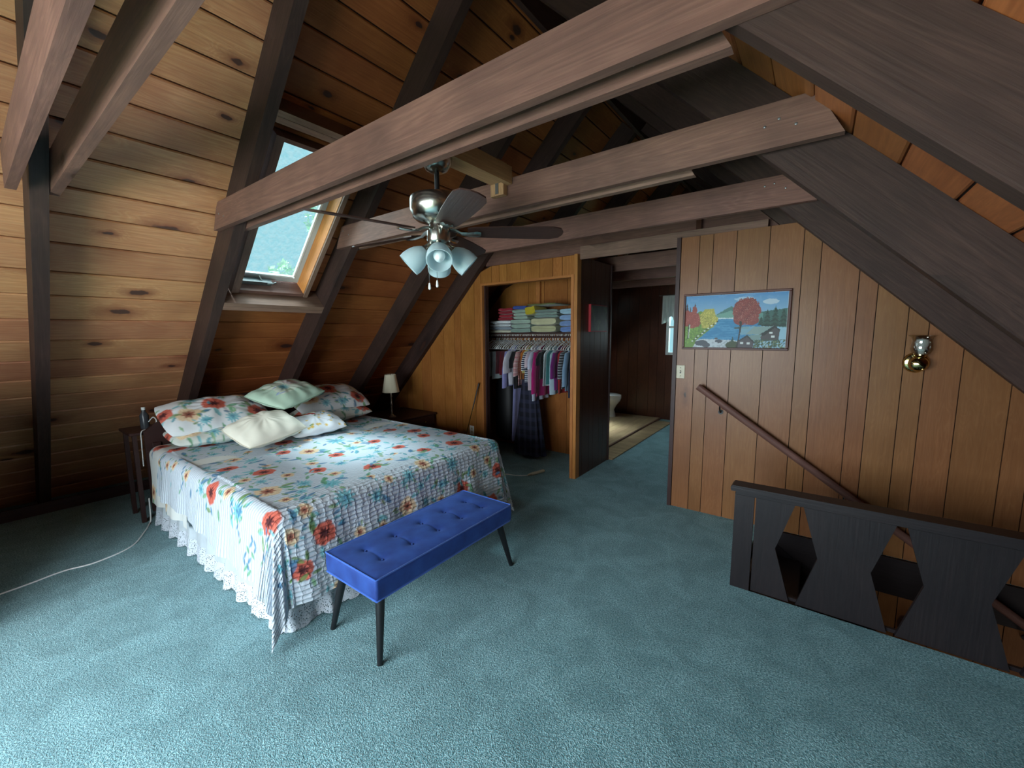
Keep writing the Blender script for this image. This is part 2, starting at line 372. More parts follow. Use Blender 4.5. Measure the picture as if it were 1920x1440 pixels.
# ---------------------------------------------------------------- roof geometry
K = .985; NN = math.hypot(1, K); XF = -5.75; XR = -1.797; YF, YB = -1.55, 7.68
def SP(side, s, y, off):
    x = XF+s/NN-off*K/NN; z = s*K/NN+off/NN
    return (x, y, z) if side == 'L' else (2*XR-x, y, z)
SRIDGE = 5.50; OD = .22   # rafter depth = distance of the boards from the rafters' undersides
def slope_axes(side):
    sg = 1 if side == 'L' else -1
    return ((0, 1, 0), (sg/NN, 0, K/NN), (K/NN*(1 if side == 'L' else 1), 0, -1/NN) if side == 'L' else (-K/NN, 0, -1/NN))
SK = dict(s0=2.66, s1=4.03, y0=1.40, y1=2.03)      # skylight curb opening
BSK = dict(s0=2.6, s1=3.4, y0=5.7, y1=6.3)       # bathroom skylight
def deck(side, label):
    root = thing('ceiling', label, 'ceiling', (0, 3, 4)); root['kind'] = 'structure'
    # joints between boards, bottom to ridge
    js = [3.679, 3.491, 3.286, 3.102, 2.884, 2.653, 2.449, 2.224, 2.015, 1.80]
    lo = 1.80
    while lo > -.2: lo -= random.uniform(.198, .222); js.append(lo)
    hi = 3.679
    while hi < 5.75: hi += random.uniform(.192, .216); js.append(hi)
    js = sorted(js)
    if side == 'R': js = [j+.07 for j in js]
    raf = [YF, -.58, .346, 1.286, 2.196, 3.176, 3.88, 4.886, 5.836, 6.786, YB]
    ax = slope_axes(side)
    holes = ([SK, BSK] if side == 'L' else [])
    for k in range(len(js)-1):
        a, b = js[k], min(js[k+1], 5.79)
        if b-a < .03 or b < -.1: continue
        # break each course over a rafter or two
        cuts = sorted(set([YF, raf[3] if True else 0, raf[random.choice((5, 6))], raf[8], YB]))
        if side == 'R': cuts = sorted(set([YF, raf[random.choice((2, 3))], raf[random.choice((5, 6))], YB]))
        segs = [(cuts[i], cuts[i+1], a, b) for i in range(len(cuts)-1)]
        for h in holes:
            ns = []
            for (y0, y1, p, q) in segs:
                if q <= h['s0'] or p >= h['s1'] or y1 <= h['y0'] or y0 >= h['y1']: ns.append((y0, y1, p, q)); continue
                if y0 < h['y0']: ns.append((y0, h['y0'], p, q))
                if y1 > h['y1']: ns.append((h['y1'], y1, p, q))
                m0, m1 = max(y0, h['y0']), min(y1, h['y1'])
                if p < h['s0']: ns.append((m0, m1, p, h['s0']))
                if q > h['s1']: ns.append((m0, m1, h['s1'], q))
            segs = ns
        for (y0, y1, p, q) in segs:
            if q-p < .015 or y1-y0 < .02: continue
            g = .004; c = .007; T = .02; y0 += .0015; y1 -= .0015
            dp = random.uniform(-.0015, .0015)
            prof = [(p+g, OD+c+dp), (p+g+c, OD+dp), (q-g-c, OD+dp), (q-g, OD+c+dp), (q-g, OD+T), (p+g, OD+T)]
            v = [SP(side, s, y0, o) for s, o in prof]+[SP(side, s, y1, o) for s, o in prof]
            f = [(0, 1, 2, 3, 4, 5), (11, 10, 9, 8, 7, 6)]+[(i, 6+i, 6+(i+1) % 6, (i+1) % 6) for i in range(6)]
            near = (y0+y1)/2 < 1.3 and side == 'L'  # near left boards take the window-lit tone, all others the warm one
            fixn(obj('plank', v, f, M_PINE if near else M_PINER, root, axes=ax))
    # roof deck behind the boards, with the skylight openings
    segs = [(-.6, 5.95, YF-.1, YB+.1)]
    for h in holes:
        ns = []
        for (p, q, y0, y1) in segs:
            if q <= h['s0'] or p >= h['s1'] or y1 <= h['y0'] or y0 >= h['y1']: ns.append((p, q, y0, y1)); continue
            m0, m1 = max(p, h['s0']), min(q, h['s1'])
            ns += [t for t in ((p, m0, y0, y1), (m1, q, y0, y1), (m0, m1, y0, h['y0']), (m0, m1, h['y1'], y1)) if t[1]-t[0] > .001 and t[3]-t[2] > .001]
        segs = ns
    mb = MB()
    for (p, q, y0, y1) in segs:
        mb.prism([(p, y0), (q, y0), (q, y1), (p, y1)], OD+.021, OD+.06, lambda a, b, h: SP(side, a, b, h))
    fixn(mb.done('roof_sheathing', M_DARKVOID, root))
    return root
deck('L', 'left roof slope of knotty pine boards above the bed')
deck('R', 'right roof slope of amber-toned pine boards above the stairwell')

RL = [(-.62, 'behind the camera'), (.31, 'nearest to the camera'), (1.25, 'left of the skylight'), (2.16, 'right of the skylight'),
      (3.14, 'above the bedside lamp'), (3.843, 'against the closet wall'), (4.85, 'inside the closet'), (5.8, 'beyond the closet'), (6.75, 'near the bathroom wall')]
RR = [(-.62, 'behind the camera'), (.31, 'overhead and nearest to the camera'), (1.25, 'at the double beam over the stair railing'),
      (2.22, 'over the stairwell with a thin pale lower edge'), (3.16, 'just in front of the painting wall'), (3.86, 'behind the painting wall'), (4.85, 'beyond the painting wall'),
      (5.8, 'far beyond the painting wall'), (6.75, 'near the bathroom back wall')]
for side, lst in (('L', RL), ('R', RR)):
    for (y, wh) in lst:
        mb = MB(); s0 = 0.0; lo = .02 if (side == 'R' and y == 1.25) else 0
        s1 = SRIDGE
        mb.prism([(s0, lo), (s1, lo), (s1, OD-.001), (s0-.2, OD-.001)], y, y+.07, lambda a, b, h: SP(side, a, h, b))
        o = fixn(mb.done('rafter', M_RAFT, None, axes=((slope_axes(side)[1]), (0, 1, 0), tuple(Vector(slope_axes(side)[1]).cross(Vector((0, 1, 0)))))))
        tag(o, 'dark rafter on the %s roof slope, %s' % ('left' if side == 'L' else 'right', wh), 'rafter', 'rafters of the %s roof slope' % ('left' if side == 'L' else 'right'))
tag(B('ridge_beam', XR-.02, XR+.02, YF, YB, 3.84, 4.06, M_RAFT, axes=AX_Y), 'dark ridge board running along the roof peak', 'beam')

# baseboard at the rafters' feet
B('baseboard_left', -5.585, -5.56, YF, 3.9, 0, .10, M_TRIMD, axes=AX_Y)['kind'] = 'structure'

# ---------------------------------------------------------------- collar ties
def tie(y0, z0, z1, x0, x1, label, grp='collar ties', mat=M_BEAM, t=.04, beads=0):
    # ends cut on the slope of the roof
    root = thing('collar_tie', label, 'beam', ((x0+x1)/2, y0, z0), grp)
    d = (z1-z0)/K
    poly = [(x0, z0), (x1, z0), (x1-d*.55, z1), (x0+d*.55, z1)]
    fixn(MB().prism(poly, y0, y0+t, lambda a, b, h: (a, h, b)).done('board', mat, root, axes=AX_X))
    if beads:
        mb = MB()
        for xx in (x0+.12, x0+.2, x1-.16, x1-.27, x1-.22):
            zz = random.uniform(z0+.05, z1-.04)
            mb.lathe([(0, -.003), (.005, -.002), (.006, 0)], 8, frame((1, 0, 0), (0, 0, 1), (0, 1, 0), (xx, y0-.0005, zz)))
        n = mb.done('nail', M_METAL, root); n['kind'] = 'stuff'
    return root
tie(.225, 2.345, 2.52, -3.34, -.1, 'front board of the double beam in the near left corner')
tie(.385, 2.37, 2.545, -3.42, -.1, 'rear board of the double beam in the near left corner')
tie(1.207, 2.362, 2.54, -3.60, .08, 'long near beam crossing the room in front of the skylight', beads=1)
tie(1.325, 2.362, 2.54, -3.46, -.24, 'beam just behind the long near beam, touching the fan canopy', beads=1)
tie(2.118, 2.362, 2.54, -3.52, .03, 'middle beam crossing the room behind the ceiling fan', beads=1)
tie(2.236, 2.362, 2.54, -3.46, -.54, 'short rear board behind the middle beam', mat=M_GREYWD)
tie(3.10, 2.367, 2.545, -3.45, -.06, 'far beam crossing the room in front of the closet', beads=1)
tie(3.925, 2.405, 2.58, -3.3, -.2, 'dark beam lying on top of the closet and painting wall')
tie(4.92, 2.345, 2.52, -3.45, -.1, 'first beam over the passage to the bathroom')
tie(5.87, 2.345, 2.52, -3.45, -.1, 'second beam over the passage to the bathroom')
tie(6.82, 2.345, 2.52, -3.45, -.1, 'third beam over the passage to the bathroom')
tag(B('header_board', -1.985, -.37, 3.842, 3.858, 2.335, 2.462, M_GREYWD, axes=AX_X), 'weathered header board over the passage between closet and painting wall', 'beam')

# ---------------------------------------------------------------- floor, stairwell
fl = MB()
for a in ((-6.3, 2.7, YF-.05, 2.775), (-6.3, -.30, 2.775, 3.84), (-6.3, 2.7, 3.84, 7.75)):
    fl.box(a[0], a[1], a[2], a[3], -.28, 0)
o = fl.done('floor', M_CARPET, origin=(0, 0, 0)); o['kind'] = 'structure'; o['label'] = 'teal carpet covering the loft floor'
B('floor', -2.0, 2.9, 2.0, 4.3, -2.62, -2.55, M_CARPET)['kind'] = 'structure'
B('wall_stairwell', 2.62, 2.66, 2.6, 4.0, -2.6, .2, M_PANELD, axes=AX_Z)['kind'] = 'structure'
B('wall_stairwell', -.36, 2.66, 2.70, 2.74, -2.6, -.28, M_PANELD, axes=AX_Z)['kind'] = 'structure'
B('wall_stairwell', -2.0, -1.96, 2.6, 4.0, -2.6, -.28, M_PANELD, axes=AX_Z)['kind'] = 'structure'

def panel_wall(name, label, grooves, y, t, bottom, topf, mat, side_axis='x', parent=None, backing=True):
    root = parent
    if root is None:
        root = thing(name, label, 'wall', (grooves[0], y, 0)); root['kind'] = 'structure'
    for i in range(len(grooves)-1):
        a, b = grooves[i]+.0025, grooves[i+1]-.0025
        zb = bottom(a) if callable(bottom) else bottom
        za, zc = topf(a), topf(b)
        if min(za, zc) <= zb: 
            if max(za, zc) <= zb+.02: continue
            za, zc = max(za, zb+.01), max(zc, zb+.01)
        poly = [(a, zb), (b, zb), (b, zc), (a, za)]
        mid = None
        if side_axis == 'x': T = lambda p, q, h: (p, y+h, q); ax = AX_Z
        else: T = lambda p, q, h: (y+h, p, q); ax = ((0, 0, 1), (1, 0, 0), (0, 1, 0))
        h0, h1 = (0, t) if t > 0 else (t, 0)
        fixn(MB().prism(poly, h0, h1, T).done('panel', mat, root, axes=ax))
    if backing:
        a, b = grooves[0], grooves[-1]
        n = 12; top = [(a+(b-a)*i/n, topf(a+(b-a)*i/n)) for i in range(n+1)]
        zb = bottom(a) if callable(bottom) else bottom
        poly = [(a, zb), (b, zb)]+[(p, max(q, zb+.001)) for p, q in top[::-1]]
        if side_axis == 'x': T = lambda p, q, h: (p, y+h, q)
        else: T = lambda p, q, h: (y+h, p, q)
        s = 1 if t > 0 else -1; q0, q1 = t*.6, t+s*.012
        fixn(MB().prism(poly, min(q0, q1), max(q0, q1), T).done('backing', M_DARKVOID, root))
    return root
rightline = lambda x, e=.2: K*(2*XR-XF-x)+e
leftline = lambda x, e=.0: K*(x-XF)+e
# partition with the painting
G = [-1.000, -.852, -.746, -.574, -.347, -.131, -.021, .203, .308, .475, .58, .75, .97, 1.08, 1.29, 1.40, 1.57, 1.80, 2.02, 2.12]
wr = panel_wall('wall_right', 'wood panelled partition with the painting and the stair handrail', [g for g in G if g <= -.347], 3.811, .016, 0, lambda x: min(2.40, rightline(x)), M_PANEL)
panel_wall('', '', [g for g in G if g >= -.347]+[2.36], 3.811, .016, -.0, lambda x: min(2.40, rightline(x)), M_PANEL, parent=wr)
panel_wall('', '', [-.46, -.347]+[g for g in G if g > -.347]+[2.30, 2.6], 3.811, .016, -2.55, lambda x: -.27, M_PANEL, parent=wr)
B('trim_1', -1.034, -1.001, 3.800, 3.90, 0, 2.405, M_TRIMD, axes=AX_Z)['kind'] = 'structure'
B('trim_2', -.30, 2.6, 3.792, 3.811, -.275, -.004, M_RAIL, axes=AX_X)['kind'] = 'structure'

# stairs going down to the right behind the railing
st = thing('staircase', 'dark wooden stairs going down behind the black railing', 'stairs', (-.2, 3.3, -.2))
for i in range(11):
    x = -.28+i*.27; z = -.2*(i+1)
    B('tread', x, x+.29, 2.86, 3.78, z-.035, z, M_RAIL, st, c=.006, axes=AX_Y)
    B('riser', x-.002, x+.014, 2.86, 3.78, z+.0005, z+.165, M_RAIL, st, axes=AX_Y)
for yy in (2.83, 3.782):
    fixn(MB().prism([(-.28, -.02), (-.28, -.36), (2.6, -2.50), (2.6, -2.16)], yy, yy+.026, lambda a, b, h: (a, h, b)).done('stringer', M_RAIL, st, axes=((.8, 0, -.6), (0, 1, 0), (.6, 0, .8))))

# railing with diamond cut-outs
ra = thing('stair_railing', 'low black-brown stair railing with diamond cut-outs between its boards', 'railing', (.9, 2.8, 0))
XE = 2.35
pitch = .4335; c0 = -.0215
fixn(MB().prism([(-.348, 0), (-.244, 0), (-.244, .612), (-.348, .612)], 2.775, 2.80, lambda a, b, h: (a, h, b)).done('post', M_RAIL, ra, axes=AX_Z))
B('end_cap', -.35, -.325, 2.8, 2.85, 0, .612, M_RAIL, ra, c=.003, axes=AX_Z)
edges = [-.236]+[c0+k*pitch for k in range(7)]
hw, tw = .102, .0165
for i in range(len(edges)-1):
    a, b = edges[i], edges[i+1]
    L = [(a, 0), (a, .612)] if i == 0 else [(a+tw, .0), (a+hw, .31), (a+tw, .612)]
    Rr = [(b-tw, .612), (b-hw, .31), (b-tw, 0)]
    L2 = [(a, 0), (a, .612)] if i == 0 else L
    fixn(MB().prism(L2+Rr, 2.790, 2.812, lambda p, q, h: (p, h, q)).done('baluster_board', M_RAIL, ra, axes=AX_Z))
B('bottom_rail', -.236, XE, 2.812, 2.83, .0, .02, M_RAIL, ra, axes=AX_X)
B('fascia', -.345, XE, 2.768, 2.792, .606, .640, M_RAIL, ra, c=.002, axes=AX_X)
cap = [(-.368, .628), (-.372, .640), (-.372, .652), (-.362, .664), (XE, .664), (XE, .628)]
fixn(MB().prism(cap, 2.755, 2.862, lambda p, q, h: (p, h, q)).done('cap_rail', M_RAIL, ra, axes=AX_X))
# handrail on the wall
h = thing('handrail', 'brown wooden handrail sloping down the panelled wall to the stairwell', 'handrail', (-.787, 3.75, 1.142))
p0, p1 = Vector((-.80, 3.745, 1.135)), Vector((1.9, 3.745, -.735))
mb = MB(); d = (p1-p0).normalized(); u = Vector((0, 1, 0)); q = d.cross(u)
ring = [(math.cos(a)*.019, math.sin(a)*.027) for a in np.linspace(0, 2*PI, 14, endpoint=False)]
v = [p0+u*a+q*b for a, b in ring]+[p1+u*a+q*b for a, b in ring]; n = 14
smoothed(fixn(obj('rail', v, [tuple(range(n)), tuple(range(n, 2*n))]+[(i, (i+1) % n, n+(i+1) % n, n+i) for i in range(n)], M_BEAM, h, axes=(tuple(d), tuple(u), tuple(q)))), 50)
for tt in (.215, 1.25, 2.4):
    c = p0+d*tt
    MB().tube([c+Vector((0, 0, -.02)), c+Vector((0, .005, -.055)), c+Vector((0, .03, -.085)), c+Vector((0, .055, -.09))], .006, 8).lathe([(0.02, -.003), (.02, .003)], 12, frame((1, 0, 0), (0, 0, 1), (0, 1, 0), c+Vector((0, .062, -.09)))).done('bracket', M_BLACK, h)

# ---------------------------------------------------------------- closet
XC0, XC1 = -5.45, -2.045; YC = 3.913
gL = [-5.55, -5.35, -5.24, -5.03, -4.83, -4.72, -4.505, -4.311, -4.046, -3.841, -3.727, -3.486, -3.372]
wc = panel_wall('wall_closet', 'closet front wall of orange wood panelling with an open doorway', gL, YC, .016, 0, lambda x: min(2.40, leftline(x, .0)), M_PANELC)
panel_wall('', '', [-3.372, -3.2, -3.081, -2.971, -2.773, -2.514, -2.346, -2.23, -2.062], YC, .016, 2.19, lambda x: min(2.40, leftline(x, .0)), M_PANELC, parent=wc)
B('jamb', -3.372, -3.345, 3.90, 4.0, 0, 2.205, M_TRIM, wc, axes=AX_Z)
B('jamb', -3.3448, -3.325, 3.94, 4.0, 0, 2.18, M_TRIMD, wc, axes=AX_Z)
B('jamb', -2.116, -2.085, 3.90, 4.0, 0, 2.205, M_TRIM, wc, axes=AX_Z)
B('jamb', -2.084, -2.046, 3.906, 3.99, 0, 2.408, M_TRIM, wc, axes=AX_Z)
B('head_jamb', -3.344, -2.117, 3.90, 4.0, 2.178, 2.204, M_TRIM, wc, axes=AX_X)
for x in (-3.43, -3.40): pass
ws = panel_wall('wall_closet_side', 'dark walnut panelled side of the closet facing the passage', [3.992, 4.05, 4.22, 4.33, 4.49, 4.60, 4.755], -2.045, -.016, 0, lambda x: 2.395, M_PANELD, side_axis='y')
B('trim_3', -2.07, -2.036, 4.757, 4.785, 0, 2.395, M_TRIMD, axes=AX_Z)['kind'] = 'structure'
# inner walls of the closet
wi = panel_wall('wall_closet_back', 'inner back wall of the closet', [-5.0, -4.6, -4.2, -3.9, -3.6, -3.2, -2.95, -2.6, -2.35, -2.09], 4.70, .016, 0, lambda x: min(2.38, leftline(x, .1)), M_PANELC)
B('wall_closet_inner', -2.10, -2.085, 4.002, 4.698, 0, 2.38, M_PANELC, axes=AX_Z)['kind'] = 'structure'
B('wall_closet_rear', -5.0, -2.066, 4.73, 4.755, 0, 2.39, M_PANELD, axes=AX_Z)['kind'] = 'structure'
B('ceiling_closet', -3.3, -2.07, 3.95, 4.72, 2.40, 2.404, M_DARKVOID)['kind'] = 'structure'
tag(B('closet_shelf', -4.0, -2.102, 4.22, 4.698, 1.588, 1.606, M_TRIMD, axes=AX_X), 'dark shelf inside the closet holding the folded clothes', 'shelf')
tag(smoothed(MB().tube([(-4.05, 4.36, 1.553), (-2.102, 4.36, 1.553)], .013, 12).done('closet_rod', M_TRIMD)), 'closet rod carrying the white hangers', 'rod')
B('wall_stub', -3.05, -2.99, 4.655, 4.69, 1.62, 2.38, M_TRIM, axes=AX_Z)['kind'] = 'structure'

# ---------------------------------------------------------------- bathroom end
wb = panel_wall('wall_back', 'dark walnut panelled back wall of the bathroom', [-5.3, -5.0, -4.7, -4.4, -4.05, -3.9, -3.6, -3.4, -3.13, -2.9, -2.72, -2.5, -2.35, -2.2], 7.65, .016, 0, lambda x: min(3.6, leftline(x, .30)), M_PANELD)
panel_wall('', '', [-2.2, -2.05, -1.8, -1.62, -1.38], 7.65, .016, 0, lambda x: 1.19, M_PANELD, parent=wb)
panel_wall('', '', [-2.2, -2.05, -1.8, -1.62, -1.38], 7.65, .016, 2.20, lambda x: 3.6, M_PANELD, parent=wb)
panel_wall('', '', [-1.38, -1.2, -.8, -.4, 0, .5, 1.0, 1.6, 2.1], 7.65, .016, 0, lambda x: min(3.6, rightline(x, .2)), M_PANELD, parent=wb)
fixn(MB().prism([(-3.1, 3.5), (-.5, 3.5), (XR, 4.7)], 7.66, 7.70, lambda a, b, h: (a, h, b)).done('gable_board', M_PANELD, wb))
win = thing('window_1', 'white framed bathroom window', 'window', (-1.79, 7.64, 1.2)); win['kind'] = 'structure'
for a in ((-2.2, -2.15, 1.19, 2.2), (-1.43, -1.38, 1.19, 2.2)): B('window_frame', a[0], a[1], 7.61, 7.68, a[2], a[3], M_FRAMEW, win, c=.004)
for a in ((-2.149, -1.431, 1.19, 1.24), (-2.149, -1.431, 2.15, 2.2), (-2.149, -1.431, 1.67, 1.71)): B('window_frame', a[0], a[1], 7.62, 7.68, a[2], a[3], M_FRAMEW, win, c=.004)
B('muntin', -1.80, -1.78, 7.63, 7.66, 1.24, 2.15, M_FRAMEW, win)
B('window_glass', -2.149, -1.431, 7.655, 7.66, 1.24, 2.15, M_GLASS, win)
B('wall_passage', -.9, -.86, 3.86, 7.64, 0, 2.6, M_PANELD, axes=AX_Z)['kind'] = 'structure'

# lace valance
def lace():
    t = NT('white_lace'); out = t.t.nodes['Material Output']; tc = t.n('ShaderNodeTexCoord')
    v = t.n('ShaderNodeTexVoronoi', Scale=70.0); t.l(tc.outputs['Object'], v.inputs['Vector'])
    t.b.inputs['Base Color'].default_value = (*lin('#dfe6e6'), 1); t.b.inputs['Roughness'].default_value = .9
    tr = t.n('ShaderNodeBsdfTransparent'); mx = t.n('ShaderNodeMixShader')
    t.l(t.math('GREATER_THAN', v.outputs['Distance'], .28), mx.inputs[0])
    t.l(tr.outputs[0], mx.inputs[1]); t.l(t.b.outputs[0], mx.inputs[2]); t.l(mx.outputs[0], out.inputs[0]); return t.m
M_LACE = lace()
a = np.linspace(0, 1, 60)[:, None]; b = np.linspace(0, 1, 14)[None, :]
P = np.zeros((60, 14, 3)); P[..., 0] = -2.27+a*.95; P[..., 1] = 7.58-.03*np.sin(a*60)*(.4+b)-.02*b; P[..., 2] = 2.24-b*(.36+.14*np.abs(np.cos(a*PI*3)))
cu = gridobj('valance', P, fabric('valance_white', '#dbe5e2')); tag(cu, 'short white lace valance over the bathroom window', 'curtain')
tag(smoothed(MB().tube([(-2.34, 7.6, 2.245), (-1.27, 7.6, 2.245)], .008, 8).done('curtain_rod', M_METAL)), 'thin rod carrying the lace valance', 'rod')

# bathroom plank floor
bf = thing('floor_bathroom', 'pale plank floor of the bathroom', 'floor', (-3.3, 6.2, 0)); bf['kind'] = 'structure'
M_BFL = wood('pale_floor_board', '#a98f6d', '#7d6548', '#bba27e', rough=.35, knots=.1, var=.25)
x = -5.2
while x < -2.27:
    wdt = min(random.choice((.085, .11, .13)), -2.262-x)
    y = 4.76
    while y < 7.64:
        L = min(random.uniform(.7, 1.3), 7.645-y)
        B('floor_board', x+.001, x+wdt-.001, y+.001, y+L-.001, .001, .024, M_BFL, bf, axes=AX_Y); y += L
    x += wdt
x = 0
yy = 4.79
while yy < 7.4:
    B('floor_board', -2.235, -1.985-.0*yy, yy, yy+.058, .001, .014, M_BFL, bf, axes=AX_X); yy += .061
B('trim_4', -2.262, -2.236, 4.79, 7.64, .001, .034, M_BEAM, axes=AX_Y)['kind'] = 'structure'

# toilet
to = thing('toilet', 'white toilet against the dark panelled bathroom wall', 'toilet', (-3.2, 7.25, .025))
def ovalring(cx, cy, z, rx, ry, n=36, front=0):
    return [(cx+rx*math.cos(t)*(1+(.12 if math.cos(t) > 0 else 0)*front), cy+ry*math.sin(t), z) for t in np.linspace(0, 2*PI, n, endpoint=False)]
def loft(rings, mat, name, parent, caps=True, sm=True):
    n = len(rings[0]); v = [p for r in rings for p in r]; f = []
    for i in range(len(rings)-1):
        for k in range(n): f.append((i*n+k, i*n+(k+1) % n, (i+1)*n+(k+1) % n, (i+1)*n+k))
    if caps: f += [tuple(range(n))[::-1], tuple((len(rings)-1)*n+k for k in range(n))]
    o = fixn(obj(name, v, f, mat, parent)); return smoothed(o, 50) if sm else o
cy = 7.25
loft([ovalring(-3.12, cy, .025, .15, .10), ovalring(-3.12, cy, .06, .145, .10), ovalring(-3.12, cy, .16, .12, .09), ovalring(-3.11, cy, .24, .15, .12), ovalring(-3.10, cy, .33, .21, .17), ovalring(-3.10, cy, .39, .23, .185), ovalring(-3.10, cy, .405, .225, .18)], M_PORC, 'bowl', to)
loft([ovalring(-3.11, cy, .408, .228, .182, front=.2), ovalring(-3.11, cy, .418, .235, .187, front=.2), ovalring(-3.11, cy, .428, .232, .185, front=.2)], M_PORC, 'seat', to)
loft([ovalring(-3.11, cy, .430, .23, .183, front=.2), ovalring(-3.11, cy, .442, .232, .184, front=.2), ovalring(-3.11, cy, .452, .20, .16, front=.2)], M_PORC, 'lid', to)
B('tank', -3.56, -3.36, cy-.2, cy+.2, .40, .76, M_PORC, to, c=.02)
B('tank_lid', -3.57, -3.35, cy-.21, cy+.21, .765, .80, M_PORC, to, c=.01)
loft([ovalring(-3.35, cy+.0, .025, .12, .085), ovalring(-3.35, cy, .25, .11, .08), ovalring(-3.38, cy, .395, .13, .12)], M_PORC, 'trapway', to)

# closed-in room ends: front gable with its window behind the camera
wf = thing('wall_front', 'gable wall behind the camera with a wide window', 'wall', (-1.8, YF, 0)); wf['kind'] = 'structure'
W0, W1, Z0, Z1 = -3.05, -.15, .30, 2.0
for nm, poly in (('panel', [(-6.2, -.05), (W0, -.05), (W0, 3.4), (-6.2, 0)]), ('panel', [(W1, -.05), (2.6, -.05), (2.6, .2), (W1, 2.2)]), ('panel', [(W0, -.05), (W1, -.05), (W1, Z0), (W0, Z0)]),
                 ('panel', [(W0, Z1), (W1, Z1), (W1, 2.4), (XR, 4.6), (W0, 3.6)])):
    fixn(MB().prism(poly, YF-.12, YF-.02, lambda a, b, h: (a, h, b)).done(nm, M_PANEL, wf, axes=AX_Z))
w2 = thing('window_2', 'wide window in the gable behind the camera', 'window', (-1, YF, .6)); w2['kind'] = 'structure'
for a in ((W0, W0+.06, Z0, Z1), (W1-.06, W1, Z0, Z1), (-1.73, -1.67, Z0+.06, Z1-.06)): B('window_frame', a[0], a[1], YF-.1, YF-.04, a[2], a[3], M_FRAMEW, w2)
for a in ((Z0, Z0+.06), (Z1-.06, Z1)): B('window_frame', W0+.06, W1-.06, YF-.1, YF-.04, a[0], a[1], M_FRAMEW, w2)
B('window_glass', W0+.06, W1-.06, YF-.08, YF-.075, Z0+.06, Z1-.06, glass_thin('clear_pane', (.97, .99, 1), .96), w2)

# ---------------------------------------------------------------- skylight
sk = thing('window_3', 'roof skylight with misted glass above the bed', 'window', SP('L', 3.3, 1.7, 0)); sk['kind'] = 'structure'
def sbox(name, s0, s1, y0, y1, o0, o1, mat, parent, ax=None):
    mb = MB().prism([(s0, y0), (s1, y0), (s1, y1), (s0, y1)], o0, o1, lambda a, b, h: SP('L', a, b, h))
    return fixn(mb.done(name, mat, parent, axes=ax or (slope_axes('L')[1], (0, 1, 0), tuple(Vector(slope_axes('L')[1]).cross(Vector((0, 1, 0)))))))
AXY = (( 0, 1, 0), slope_axes('L')[1], slope_axes('L')[2])
sbox('jamb', 2.66, 4.03, 1.405, 1.46, .12, .34, M_GREYWD, sk)
sbox('jamb', 2.66, 4.03, 2.0, 2.003, .14, .30, M_JAMB, sk)
sbox('jamb', 2.66, 4.03, 2.0035, 2.04, .12, .34, M_GREYWD, sk)
sbox('sill', 2.66, 2.69, 1.461, 1.9995, .13, .34, M_BEAM, sk, AXY)
sbox('head_jamb', 4.0, 4.03, 1.461, 1.9995, .12, .34, M_BEAM, sk, AXY)
# sash
sbox('sash', 2.70, 2.75, 1.462, 1.999, .28, .32, M_FRAMEW, sk, AXY)
sbox('sash', 3.95, 3.998, 1.462, 1.999, .28, .32, M_FRAMEW, sk, AXY)
sbox('sash', 2.7505, 3.9495, 1.462, 1.50, .28, .32, M_FRAMEW, sk)
sbox('sash', 2.7505, 3.9495, 1.955, 1.999, .28, .32, M_FRAMEW, sk)
sbox('glazing_bead', 2.76, 3.94, 1.94, 1.9545, .275, .30, M_WHITE, sk)
sbox('glazing_bead', 2.7505, 2.765, 1.5005, 1.9395, .275, .30, M_WHITE, sk, AXY)
gl = sbox('window_glass', 2.766, 3.949, 1.5005, 1.94, .298, .303, M_SKYGL, sk)
# crank at the sill
cr = MB().prism([(2.695, 1.50), (2.73, 1.50), (2.73, 1.74), (2.695, 1.74)], .205, .262, lambda a, b, h: SP('L', a, b, h))
cr.tube([SP('L', 2.72, 1.70, .20), SP('L', 2.745, 1.735, .18), SP('L', 2.75, 1.76, .19)], .006, 8); cr.tube([SP('L', 2.73, 1.66, .235), SP('L', 2.76, 1.64, .27)], .006, 6)
fixn(cr.done('crank', M_METAL, sk))
# headers boxing the opening between the two rafters
for s, wh in ((2.575, 'lower header below the skylight, its face catching the daylight'), (4.15, 'upper header above the skylight')):
    hd = thing('skylight_header', 'dark '+wh, 'beam', SP('L', s, 1.7, 0), 'skylight headers')
    sbox('board', s, s+.038, 1.322, 2.158, 0, .218, M_GREYWD, hd, AXY)
    sbox('board', s+.04, s+.078, 1.322, 2.158, 0, .218, M_GREYWD, hd, AXY)
# bathroom skylight (out of view): frame and glass
sk2 = thing('window_4', 'bathroom roof skylight', 'window', SP('L', 3, 5.95, .2)); sk2['kind'] = 'structure'
sbox('window_glass', BSK['s0'], BSK['s1'], BSK['y0'], BSK['y1'], .26, .266, M_GLASS, sk2)

